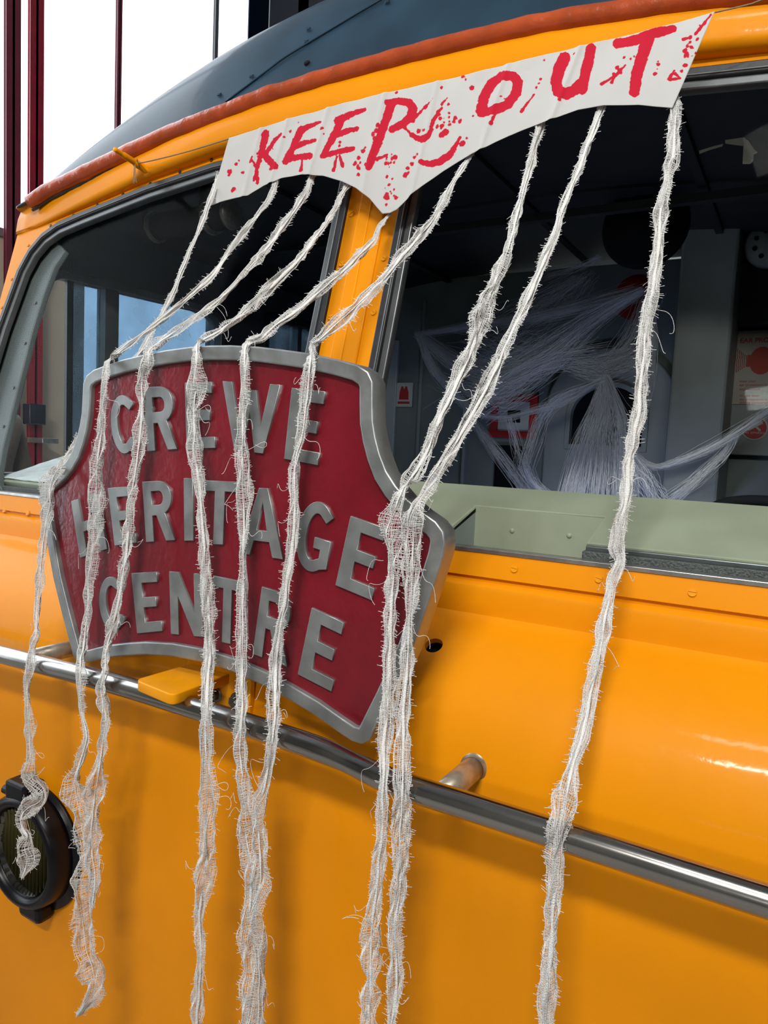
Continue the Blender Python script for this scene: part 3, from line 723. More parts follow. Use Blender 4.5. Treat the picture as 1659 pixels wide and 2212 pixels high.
# no smoking sticker
nc = flat(1630, 925, 1.797); nr = abs(flat(1630, 899, 1.797)[1] - nc[1])
circ = lambda r, n=36: [(nc[0] + r * math.cos(t), nc[1] + r * math.sin(t)) for t in np.linspace(0, 2 * math.pi, n + 1)[:-1]]
stk = thing('no_smoking_sticker', (nc[0], 1.797, nc[1]), 'round red no smoking sticker on grey panel', 'sticker')
link('disc', plate_mesh('disc', circ(nr), [], 0.002, MXZ(1.797)), SIGNR, stk)
link('border', plate_mesh('border', circ(nr), [circ(nr * 0.90)], 0.002, MXZ(1.7955)), SIGNW, stk)
for ang, l, w_ in ((0.55, 0.62, 0.17), (-0.75, 0.62, 0.085)):
    c, s = math.cos(ang), math.sin(ang)
    q = [(nc[0] + nr * (a_ * c - b2 * s), nc[1] + nr * (0.22 + a_ * s + b2 * c)) for a_, b2 in ((-l, -w_), (l, -w_), (l, w_), (-l, w_))]
    link('cigarette_symbol', plate_mesh('cigarette_symbol', q, [], 0.0012, MXZ(1.7953 - 0.0003 * (w_ < 0.1))), SIGNW, stk)
me = text_mesh('lettering', 'No smoking', nr * 0.33, MXZ(1.7953, nc[0], nc[1] - nr * 0.46), 'CENTER'); link('lettering', me, SIGNW, stk)
# small white notice with red vest
hv = thing('vest_notice', (flat(873, 855, YF)[0], YF, flat(873, 855, YF)[1]), 'small white notice with a red safety vest symbol', 'poster')
c0, c1 = flat(856, 827, YF - 0.002), flat(890, 879, YF - 0.002)
link('sheet', plate_mesh('sheet', [(c0[0], c1[1]), (c1[0], c1[1]), (c1[0], c0[1]), (c0[0], c0[1])], [], 0.003, MXZ(YF - 0.002)), SIGNW, hv)
def uv(a_, b2): return (c0[0] + a_ * (c1[0] - c0[0]), c1[1] + b2 * (c0[1] - c1[1]))
vest = [uv(*q) for q in ((0.22, 0.30), (0.78, 0.30), (0.76, 0.6), (0.66, 0.85), (0.58, 0.85), (0.5, 0.72), (0.42, 0.85), (0.34, 0.85), (0.24, 0.6))]
link('vest_symbol', plate_mesh('vest_symbol', vest, [], 0.001, MXZ(YF - 0.004)), SIGNR, hv)
link('caption_bar', plate_mesh('caption_bar', [uv(0.15, 0.12), uv(0.85, 0.12), uv(0.85, 0.22), uv(0.15, 0.22)], [], 0.001, MXZ(YF - 0.004)), SIGNR, hv)
# red framed notice
rf = thing('framed_notice', (flat(1110, 900, YF)[0], YF, flat(1110, 900, YF)[1]), 'red framed white notice on the bulkhead behind the web', 'picture frame')
c0, c1 = flat(1064, 853, YF - 0.01), flat(1158, 948, YF - 0.01)
def rect(a_, b2=None):
    b2 = a_ if b2 is None else b2
    return [uv(a_, b2), uv(1 - a_, b2), uv(1 - a_, 1 - b2), uv(a_, 1 - b2)]
link('frame', plate_mesh('frame', rect(0.0), [rect(0.16)], 0.02, MXZ(YF - 0.012), 0.004), SIGNR, rf)
link('mount', plate_mesh('mount', rect(0.12), [], 0.006, MXZ(YF - 0.008)), SIGNW, rf)
link('picture', plate_mesh('picture', rect(0.36, 0.36), [], 0.002, MXZ(YF - 0.0125)), DARK, rf)
link('picture_panel', plate_mesh('picture_panel', rect(0.42, 0.44), [], 0.001, MXZ(YF - 0.0145)), SIGNR, rf)
# torn white label under the cab roof
tl = thing('torn_label', tuple(onY(1575, 330, 0.5)), 'torn white paper label under the dark cab ceiling', 'label')
lp = [onY(px, py, 0.5) for px, py in ((1570, 304), (1609, 297), (1606, 316), (1568, 312))]
def sheet(name, pix, Y, m, parent, th=0.002):
    q = [(onY(px, py, Y)[0], onY(px, py, Y)[2]) for px, py in pix]
    return link(name, plate_mesh(name, q, [], th, MXZ(Y)), m, parent)
sheet('flap', [(1607, 297), (1618, 306), (1630, 324), (1637, 329), (1628, 333), (1627, 348), (1620, 354), (1604, 354)], 0.5, SIGNW, tl)
sheet('strip', [(1566, 303), (1607, 297), (1605, 315), (1567, 310)], 0.505, SIGNW, tl)
sheet('scrap', [(1510, 326), (1535, 318), (1562, 311), (1560, 316), (1532, 324), (1511, 332)], 0.505, SIGNW, tl)

# ------------------------------------------------------------------ spider web inside the cab
rs = np.random.RandomState(7)
webs = []
def bundle(path, n, spread0, spread1, wig=0.006, k=14, jit=0.03):
    """path: (px, py, Y); spreads in pixels at both ends"""
    P0 = np.array(path, float)
    for _ in range(int(n * 1.9)):
        u = np.linspace(0, 1, len(P0)); sp_ = spread0 + (spread1 - spread0) * u
        d = rs.normal(0, 1, 2)
        Q = P0.copy(); Q[:, 0] += d[0] * sp_; Q[:, 1] += d[1] * sp_ * 0.7
        Q[:, :2] += rs.normal(0, 2.0, (len(P0), 2)) * (sp_[:, None] / 10 + 0.3)
        Q[:, 2] += rs.normal(0, jit)
        pts = np.array([onY(*q) for q in Q])
        S = smooth_path(pts, k) + np.cumsum(rs.normal(0, wig / 3, (k, 3)), axis=0) * np.sin(np.linspace(0, math.pi, k))[:, None]
        webs.append(S)
bundle([(905, 722, 1.6), (1040, 700, 1.55), (1180, 680, 1.5), (1375, 630, 1.5)], 60, 4, 12)
bundle([(905, 722, 1.6), (1000, 790, 1.55), (1100, 800, 1.55), (1200, 760, 1.5)], 70, 6, 28)
bundle([(905, 722, 1.6), (940, 800, 1.6), (1010, 880, 1.6), (1010, 900, 1.6)], 55, 4, 5)
bundle([(1385, 628, 1.5), (1280, 690, 1.5), (1190, 760, 1.5), (1060, 850, 1.55)], 85, 5, 36, 0.008)
bundle([(1290, 760, 1.5), (1180, 780, 1.5), (1080, 830, 1.5), (1015, 895, 1.6)], 45, 22, 5, 0.01)
bundle([(1010, 895, 1.62), (1050, 950, 1.55), (1090, 1000, 1.5), (1140, 1070, 1.45)], 32, 3, 9)
bundle([(1012, 893, 1.62), (1090, 903, 1.55), (1160, 885, 1.5), (1230, 865, 1.5), (1305, 815, 1.45)], 22, 3, 4)
bundle([(1306, 815, 1.45), (1290, 880, 1.4), (1265, 960, 1.35), (1235, 1085, 1.3)], 80, 3, 17)
bundle([(1306, 815, 1.45), (1310, 880, 1.4), (1300, 960, 1.35), (1290, 1085, 1.3)], 70, 3, 20)
bundle([(1310, 812, 1.45), (1330, 870, 1.4), (1345, 930, 1.35), (1350, 1085, 1.3)], 65, 3, 15)
bundle([(1306, 818, 1.45), (1255, 840, 1.5), (1210, 860, 1.5), (1170, 900, 1.5), (1150, 960, 1.45), (1136, 1010, 1.4), (1160, 1050, 1.4), (1190, 1075, 1.4)], 26, 3, 5, 0.012)
bundle([(1100, 905, 1.5), (1115, 960, 1.5), (1130, 1010, 1.45), (1165, 1070, 1.4)], 18, 5, 5, 0.012)
bundle([(1372, 985, 1.35), (1415, 1010, 1.35), (1500, 985, 1.3), (1570, 950, 1.3), (1665, 885, 1.3)], 42, 3, 6)
bundle([(1450, 1080, 1.25), (1500, 1040, 1.25), (1560, 985, 1.3), (1590, 940, 1.3)], 28, 9, 4)
bundle([(1350, 960, 1.35), (1385, 1020, 1.3), (1400, 1050, 1.3), (1420, 1085, 1.3)], 34, 6, 18, 0.012)
bundle([(1400, 625, 1.5), (1412, 720, 1.5), (1405, 820, 1.5), (1395, 880, 1.5)], 24, 3, 5)
bundle([(1306, 815, 1.45), (1330, 770, 1.5), (1370, 720, 1.5), (1405, 640, 1.5)], 40, 5, 12, 0.01)
bundle([(1180, 600, 1.5), (1240, 580, 1.5), (1295, 555, 1.4)], 12, 10, 4)
bundle([(1100, 700, 1.5), (1190, 650, 1.5), (1260, 600, 1.5)], 40, 30, 14, 0.016)
bundle([(1060, 760, 1.5), (1110, 770, 1.5), (1170, 740, 1.5)], 90, 32, 26, 0.02)
bundle([(1000, 830, 1.55), (1060, 850, 1.5), (1130, 830, 1.5)], 55, 24, 20, 0.018)
bundle([(1250, 790, 1.5), (1305, 800, 1.48), (1380, 770, 1.5)], 50, 18, 16, 0.014)
me = threads_mesh('spider_web', [np.array(webs)], 0.00055)
link('spider_web', me, WEB, label='stretched white cobweb hung across the cab before the arched door', cat='cobweb', kind='stuff')

# ------------------------------------------------------------------ headboard
BY = -0.27
bc = -0.166
half = [(0.0, 1.8185), (0.05, 1.8175), (0.11, 1.8135), (0.165, 1.807), (0.225, 1.799), (0.28, 1.788), (0.317, 1.779), (0.338, 1.768), (0.348, 1.752), (0.349, 1.735), (0.350, 1.715), (0.352, 1.69), (0.358, 1.665), (0.367, 1.64), (0.380, 1.614), (0.398, 1.592),
        (0.420, 1.572), (0.445, 1.556), (0.470, 1.543), (0.484, 1.529), (0.488, 1.512), (0.485, 1.490), (0.470, 1.435), (0.440, 1.335), (0.405, 1.250), (0.379, 1.193), (0.372, 1.176), (0.358, 1.166), (0.338, 1.166), (0.310, 1.175), (0.26, 1.193), (0.207, 1.207), (0.15, 1.220), (0.075, 1.2305)]
outl = [(bc + x, z) for x, z in half] + [(bc, 1.234)] + [(bc - x, z) for x, z in half[:0:-1]]
hb_t = thing('headboard', (bc, -0.25, 1.166), 'red arched headboard with silver rim and raised capital lettering', 'headboard')
inner = offset_poly(outl, 0.026)
link('field', plate_mesh('field', offset_poly(outl, 0.006), [], 0.024, MXZ(-0.250)), RED, hb_t)
link('rim', plate_mesh('rim', outl, [inner], 0.042, MXZ(-0.2515), 0.003), ALU, hb_t)
def E(): return [(0, 0), (1, 0), (1, .17), (.36, .17), (.36, .42), (.86, .42), (.86, .585), (.36, .585), (.36, .83), (.97, .83), (.97, 1), (0, 1)], []
def I(): return [(0, 0), (1, 0), (1, 1), (0, 1)], []
def T(): return [(.36, 0), (.64, 0), (.64, .84), (1, .84), (1, 1), (0, 1), (0, .84), (.36, .84)], []
def Hh(): return [(0, 0), (.28, 0), (.28, .42), (.72, .42), (.72, 0), (1, 0), (1, 1), (.72, 1), (.72, .585), (.28, .585), (.28, 1), (0, 1)], []
def N(): return [(0, 0), (.25, 0), (.25, .62), (.72, 0), (1, 0), (1, 1), (.75, 1), (.75, .38), (.28, 1), (0, 1)], []
def Wl(): return [(0, 1), (.17, 1), (.28, .36), (.40, .90), (.60, .90), (.72, .36), (.83, 1), (1, 1), (.82, 0), (.63, 0), (.50, .58), (.37, 0), (.18, 0)], []
def A(): return [(0, 0), (.24, 0), (.31, .22), (.69, .22), (.76, 0), (1, 0), (.64, 1), (.36, 1)], [[(.37, .38), (.63, .38), (.5, .80)]]
def Rr():
    arc = [(.58 + .38 * math.cos(t), .725 + .275 * math.sin(t)) for t in np.linspace(math.pi / 2, -math.pi / 2 + .35, 10)]
    hol = [(.55 + .13 * math.cos(t), .72 + .115 * math.sin(t)) for t in np.linspace(math.pi / 2, -math.pi / 2, 9)]
    return [(0, 0), (.28, 0), (.28, .43), (.42, .43), (.70, 0), (1, 0), (.72, .46)] + arc[::-1] + [(0, 1)], [[(.28, .835)] + hol + [(.28, .605)]]
def Cc(a0=48, a1=312):
    o = [(.54 + .54 * math.cos(t), .5 + .5 * math.sin(t)) for t in np.radians(np.linspace(a0, a1, 30))]
    i = [(.54 + .26 * math.cos(t), .5 + .335 * math.sin(t)) for t in np.radians(np.linspace(a1 - 8, a0 + 8, 30))]
    o[0] = (.98, .84); o[-1] = (.98, .16); i[0] = (.80, .27); i[-1] = (.80, .73)
    return o + i, []
def G():
    o = [(.52 + .52 * math.cos(t), .5 + .5 * math.sin(t)) for t in np.radians(np.linspace(46, 318, 30))]
    i = [(.52 + .25 * math.cos(t), .5 + .335 * math.sin(t)) for t in np.radians(np.linspace(318, 60, 30))]
    o[0] = (.95, .84)
    return o[:-2] + [(.98, .10), (.98, .50), (.52, .50), (.52, .345), (.72, .345), (.72, .22)] + i[3:-1] + [(.78, .73)], []
z5 = lambda zx, zy: (60 + zx / 1.7649, 720 + zy / 1.7649)
LET = [  # glyph, then TL TR BL BR in the board crop
    (Cc, (306, 240), (402, 232), (328, 470), (412, 448)), (Rr, (440, 206), (552, 200), (454, 450), (568, 441)), (E, (598, 188), (702, 184), (604, 440), (714, 437)),
    (Wl, (742, 182), (962, 196), (756, 442), (928, 462)), (E, (1006, 207), (1136, 222), (976, 478), (1105, 503)),
    (Hh, (164, 640), (262, 606), (198, 856), (302, 822)), (E, (304, 590), (388, 583), (330, 810), (414, 798)), (Rr, (436, 566), (546, 560), (450, 796), (560, 788)), (I, (594, 552), (627, 552), (596, 791), (631, 790)),
    (T, (666, 560), (802, 567), (658, 802), (793, 808)), (A, (838, 588), (958, 592), (806, 838), (972, 862)), (G, (1048, 622), (1178, 664), (1006, 886), (1136, 928)), (E, (1230, 696), (1370, 746), (1172, 960), (1310, 1018)),
    (Cc, (262, 934), (352, 924), (284, 1150), (378, 1118)), (E, (394, 915), (492, 909), (416, 1144), (512, 1135)), (N, (538, 908), (664, 918), (545, 1146), (668, 1158)), (T, (706, 924), (820, 948), (698, 1168), (814, 1194)),
    (Rr, (892, 966), (1010, 1002), (856, 1222), (988, 1272)), (E, (1082, 1046), (1207, 1105), (1028, 1300), (1157, 1366))]
for fn, tl_, tr_, bl_, br_ in LET:
    q = [onY(*z5(*p), -0.2675) for p in (tl_, tr_, bl_, br_)]
    q = [(p[0], p[2]) for p in q]
    def mp_(p):
        a_, b2 = p
        return ((1 - a_) * (1 - b2) * q[2][0] + a_ * (1 - b2) * q[3][0] + (1 - a_) * b2 * q[0][0] + a_ * b2 * q[1][0],
                (1 - a_) * (1 - b2) * q[2][1] + a_ * (1 - b2) * q[3][1] + (1 - a_) * b2 * q[0][1] + a_ * b2 * q[1][1])
    o_, h_ = fn()
    link('letter', plate_mesh('letter', [mp_(p) for p in o_], [[mp_(p) for p in hh] for hh in h_], 0.010, MXZ(-0.2625), 0.0008), ALU, hb_t)

# ------------------------------------------------------------------ banner
YBN = 0.125
def bn(px, py): p = onY(px, py, YBN); return p[0], p[2]
top = np.array([bn(*p) for p in [(497, 299), (600, 264), (791, 210.6), (983, 167), (1174, 119), (1366, 73), (1543.5, 27)]])
bot = np.array([bn(*p) for p in [(456, 447), (480, 438), (510, 430), (537, 423), (570, 402), (610, 386), (655, 378), (700, 381), (740, 393), (770, 407), (800, 430), (815, 448), (828, 463), (845, 462), (860, 455), (900, 415), (960, 372), (1020, 335),
                                 (1100, 296), (1180, 265), (1250, 240), (1306, 230), (1380, 229), (1453, 235)]])
def arc_s(P):
    return np.r_[0, np.cumsum(np.linalg.norm(np.diff(P, axis=0), axis=1))]
bu = (bot[:, 0] - bot[0, 0]) / (bot[-1, 0] - bot[0, 0]); tu = (top[:, 0] - top[0, 0]) / (top[-1, 0] - top[0, 0])
NU, NV = 560, 110
U = np.linspace(0, 1, NU)
TP = np.stack([np.interp(U, tu, top[:, 0]), np.interp(U, tu, top[:, 1])], 1)
BP = np.stack([np.interp(U, bu, bot[:, 0]), np.interp(U, bu, bot[:, 1])], 1)
def wrinkle(x, z, u, v_):
    s = 0.0034 * noise.noise(Vector((x * 9, z * 3, 0))) + 0.0018 * noise.noise(Vector((x * 28, z * 12, 4)))
    for fc_ in (0.09, 0.165, 0.27, 0.405, 0.52, 0.66, 0.79):       # packing folds
        s -= 0.0036 * math.exp(-((u - fc_ - 0.01 * v_) / 0.006) ** 2)
    s += 0.0012 * math.sin(u * 60) * max(0, 1 - v_ * 7)
    return s - 0.004 * v_
strokes = []
def st(pts, w0, w1=None, wm=None):
    w1 = w0 if w1 is None else w1
    P = np.array(pts, float); n = len(P)
    ws = np.linspace(w0, w1, n) if wm is None else np.interp(np.linspace(0, 1, n), [0, .5, 1], [w0, wm, w1])
    for i in range(n - 1): strokes.append((P[i], P[i + 1], ws[i], ws[i + 1]))
# K E E P
st([(574, 288), (568, 318), (561, 345), (550, 390)], 8.5, 3); st([(608, 290), (594, 303), (582, 322), (570, 335)], 3, 6); st([(569, 332), (580, 345), (595, 360)], 7, 8)
st([(653, 280), (643, 300), (632, 325), (618, 350)], 8, 7); st([(650, 284), (668, 273), (692, 264)], 8, 3); st([(640, 317), (660, 309), (682, 304)], 7, 4); st([(618, 349), (640, 341), (672, 338)], 6, 7.5)
st([(740, 258), (728, 285), (712, 315), (699, 338)], 9, 6.5); st([(732, 262), (758, 249), (788, 237)], 10, 4); st([(730, 292), (750, 285), (772, 279)], 7.5, 5); st([(699, 338), (730, 330), (763, 322)], 6, 6)
st([(846, 228), (834, 262), (818, 310), (799, 362)], 10, 8); st([(838, 222), (862, 219), (884, 222), (893, 236), (886, 256), (870, 270), (848, 280)], 7, 8, 10)
# drip hooks after P
st([(873, 275), (888, 289)], 3, 2.5); st([(890, 292), (903, 300), (915, 302), (926, 294), (934, 280)], 5, 3, 8); st([(929, 285), (936, 262), (948, 242), (956, 234)], 3, 2.5, 5)
st([(892, 263), (902, 250), (916, 235), (937, 213)], 4, 1.2); st([(918, 233), (923, 228)], 4, 3); st([(955, 226), (967, 212)], 3.5, 1)
st([(913, 352), (930, 356), (952, 352), (972, 338), (986, 318), (996, 299)], 6, 3, 9)
# O U T
st([(1110, 165), (1085, 165), (1061, 182), (1046, 210), (1040, 240)], 10, 12); st([(1110, 165), (1120, 178), (1116, 202), (1098, 226), (1070, 240), (1040, 246)], 10, 9, 11)
st([(1219, 126), (1208, 150), (1202, 180), (1207, 200), (1224, 206), (1242, 196), (1256, 182)], 14, 12, 12); st([(1277, 105), (1271, 135), (1264, 165), (1259, 195)], 11, 12); st([(1236, 202), (1256, 194)], 9, 8); st([(1213, 212), (1211, 219)], 2, 3.5)
st([(1334, 94), (1360, 90), (1390, 80), (1420, 70), (1453, 62)], 11, 9, 12); st([(1400, 82), (1388, 120), (1377, 160), (1371, 200)], 14, 12)
# drips and spots
for d in [[(557, 395), (556, 365), (545, 345)], [(652, 370), (655, 345)], [(723, 370), (730, 340)], [(742, 360), (735, 335)], [(1062, 268), (1073, 247)], [(1127, 244), (1155, 206)], [(1300, 184), (1330, 165)], [(1322, 180), (1328, 168)], [(1330, 165), (1352, 142)],
          [(1445, 172), (1457, 153)], [(1448, 173), (1470, 170)], [(1458, 160), (1466, 166)], [(1476, 86), (1492, 82)], [(1503, 75), (1536, 34)], [(816, 345), (838, 335)], [(543, 350), (546, 340)]]:
    st(d, 4, 2.2)
sp_rng = random.Random(11)
spots = [(507, 412, 4.5), (499, 372, 4.5), (497, 380, 2.5), (525, 374, 2.5), (512, 356, 3), (518, 347, 2), (628, 285, 3), (615, 298, 2), (646, 265, 1.8), (737, 308, 2.8), (735, 316, 2.4), (786, 327, 4), (790, 320, 3), (776, 342, 3.5), (774, 360, 3), (776, 378, 3.2),
         (815, 285, 5), (808, 292, 5), (818, 272, 4), (812, 300, 4), (953, 190, 2.4), (1020, 189, 5), (1001, 312, 6), (1010, 301, 2), (963, 288, 7), (957, 293, 6), (985, 256, 4), (982, 264, 3.2), (995, 263, 4), (971, 272, 2.4), (975, 270, 2), (904, 334, 2.6), (897, 341, 3), (891, 356, 4),
         (883, 365, 3.6), (878, 380, 5), (884, 376, 3), (905, 284, 4), (916, 282, 3), (1000, 165, 3.4), (1006, 172, 2), (1023, 252, 2), (1083, 210, 2), (1090, 215, 1.6), (1175, 130, 2), (1160, 190, 2.4), (1168, 172, 2.6), (1165, 181, 2), (1241, 117, 2.2), (1363, 128, 2.6), (1370, 122, 2.6), (1349, 125, 2.2),
         (1340, 155, 5), (1422, 140, 3.4), (1421, 133, 2), (1420, 150, 1.6), (1415, 161, 4), (1480, 142, 4), (1487, 124, 3), (1485, 116, 2.6), (1473, 155, 3.6), (1492, 82, 4), (1512, 56, 2), (1507, 87, 3), (1493, 103, 2), (869, 226, 1.6), (857, 200, 2.4)]
for _ in range(90):
    cx_, cy_, sx_, sy_ = sp_rng.choice([(842, 345, 12, 18), (848, 415, 8, 22), (838, 425, 6, 14), (560, 335, 4, 18), (590, 320, 4, 22), (702, 298, 6, 22), (818, 285, 8, 22), (960, 265, 14, 22), (1325, 160, 16, 16), (1490, 110, 14, 28), (780, 350, 8, 14)])
    spots.append((sp_rng.gauss(cx_, sx_ * .6), sp_rng.gauss(cy_, sy_ * .6), abs(sp_rng.gauss(1.9, 1.0)) + 0.5))
GX_, GZ_ = np.zeros((NV, NU)), np.zeros((NV, NU))
Vv = np.linspace(0, 1, NV)
for j in range(NV):
    XY = TP * (1 - Vv[j]) + BP * Vv[j]
    GX_[j], GZ_[j] = XY[:, 0], XY[:, 1]
# pixel coordinates of the flat cloth, used only to lay the print out
rel = np.stack([GX_ - CAM[0], np.full_like(GX_, YBN) - CAM[1], GZ_ - CAM[2]], -1) @ ROT
PXc = CX + F * rel[..., 0] / -rel[..., 2]; PYc = CY - F * rel[..., 1] / -rel[..., 2]
sdf = np.full((NV, NU), 50.0)
for a_, b2, wa_, wb_ in strokes:
    ab = b2 - a_; L2 = float(ab @ ab) + 1e-9
    t = np.clip(((PXc - a_[0]) * ab[0] + (PYc - a_[1]) * ab[1]) / L2, 0, 1)
    d = np.hypot(PXc - a_[0] - t * ab[0], PYc - a_[1] - t * ab[1]) - (wa_ + (wb_ - wa_) * t)
    sdf = np.minimum(sdf, d)
for x, y, r in spots:
    dx_, dy_ = PXc - x, PYc - y
    sdf = np.minimum(sdf, np.hypot(0.85 * dx_ + 0.25 * dy_, 0.8 * dy_ - 0.1 * dx_) - r)
verts = [(GX_[j, i], YBN + wrinkle(GX_[j, i], GZ_[j, i], U[i], Vv[j]), GZ_[j, i]) for j in range(NV) for i in range(NU)]
faces = [(j * NU + i, j * NU + i + 1, (j + 1) * NU + i + 1, (j + 1) * NU + i) for j in range(NV - 1) for i in range(NU - 1)]
me = pymesh('warning_banner', verts, faces)
at = me.attributes.new('ink', 'FLOAT', 'POINT'); at.data.foreach_set('value', sdf.ravel().astype(np.float32))
BANM = bpy.data.materials.new('printed_banner_cloth'); BANM.use_nodes = True; nt = BANM.node_tree
pb_ = nt.nodes['Principled BSDF']; pb_.inputs['Roughness'].default_value = 0.85; pb_.inputs['Specular IOR Level'].default_value = 0.15
an = node(nt, 'ShaderNodeAttribute', attribute_name='ink'); tc = node(nt, 'ShaderNodeTexCoord')
nz = node(nt, 'ShaderNodeTexNoise'); nz.inputs['Scale'].default_value = 130; nz.inputs['Detail'].default_value = 3
nt.links.new(tc.outputs['Object'], nz.inputs['Vector'])
m1 = node(nt, 'ShaderNodeMath', operation='MULTIPLY_ADD'); m1.inputs[1].default_value = 7.0; m1.inputs[2].default_value = -3.5
nt.links.new(nz.outputs[0], m1.inputs[0])
m2 = node(nt, 'ShaderNodeMath', operation='ADD'); nt.links.new(an.outputs['Fac'], m2.inputs[0]); nt.links.new(m1.outputs[0], m2.inputs[1])
m3 = node(nt, 'ShaderNodeMapRange'); m3.inputs[1].default_value = -0.5; m3.inputs[2].default_value = 0.5; m3.inputs[3].default_value = 1; m3.inputs[4].default_value = 0
nt.links.new(m2.outputs[0], m3.inputs[0])
mc = node(nt, 'ShaderNodeMix', data_type='RGBA'); mc.inputs[6].default_value = (0.64, 0.64, 0.625, 1); mc.inputs[7].default_value = (0.62, 0.018, 0.045, 1)
nt.links.new(m3.outputs[0], mc.inputs[0]); nt.links.new(mc.outputs[2], pb_.inputs['Base Color'])
wv = node(nt, 'ShaderNodeTexNoise'); wv.inputs['Scale'].default_value = 900; nt.links.new(tc.outputs['Object'], wv.inputs['Vector'])
bp = node(nt, 'ShaderNodeBump'); bp.inputs['Strength'].default_value = 0.12; bp.inputs['Distance'].default_value = 0.002
nt.links.new(wv.outputs[0], bp.inputs['Height']); nt.links.new(bp.outputs[0], pb_.inputs['Normal'])
tlc = node(nt, 'ShaderNodeBsdfTranslucent'); nt.links.new(mc.outputs[2], tlc.inputs[0])
mxs = node(nt, 'ShaderNodeMixShader'); mxs.inputs[0].default_value = 0.18
nt.links.new(pb_.outputs[0], mxs.inputs[1]); nt.links.new(tlc.outputs[0], mxs.inputs[2]); nt.links.new(mxs.outputs[0], nt.nodes['Material Output'].inputs[0])
banner = link('warning_banner', me, BANM, label='white cloth banner with blood red KEEP OUT print above the windows', cat='banner', smooth=True)
sd = banner.modifiers.new('thickness', 'SOLIDIFY'); sd.thickness = 0.0006
hem = np.array([(TP[i][0], YBN - 0.001 + wrinkle(TP[i][0], TP[i][1], U[i], 0), TP[i][1]) for i in range(0, NU, 8)])
# strings that hold the banner
sa, sb = onY(302, 352, 0.195), np.array([top[0][0], YBN, top[0][1]])
P = smooth_path([sa + np.array([0, 0.0, -0.012]), sa + np.array([0.006, -0.014, 0.004]), sa, (sa + sb) / 2 + np.array([0, 0, -0.004]), sb], 40)
tube('banner_string', P, 0.0016, TWINE, seg=6, label='brown fuzzy string tying the banner to the peg', cat='string')
tail = [smooth_path(np.array([sa + np.array([0, -0.016, -0.008]), sa + np.array([rng.uniform(-.004, .006), -0.018, -0.025]), sa + np.array([rng.uniform(-.008, .012), -0.018, -0.05 - rng.uniform(0, .012)])]), 8) for _ in range(14)]
link('string_tassel', threads_mesh('string_tassel', [np.array(tail)], 0.0005), TWINE, bpy.data.objects['banner_string'])
sa, sb = np.array([top[-1][0], YBN, top[-1][1]]), onY(1700, -12, 0.15)
tube('banner_string', smooth_path([sa, (sa + sb) / 2 + np.array([0, 0, -0.001]), sb, sb + np.array([0.25, 0.03, -0.01])], 20), 0.0013, TWINE, seg=6, label='thin string leading from the banner to the upper right', cat='string')

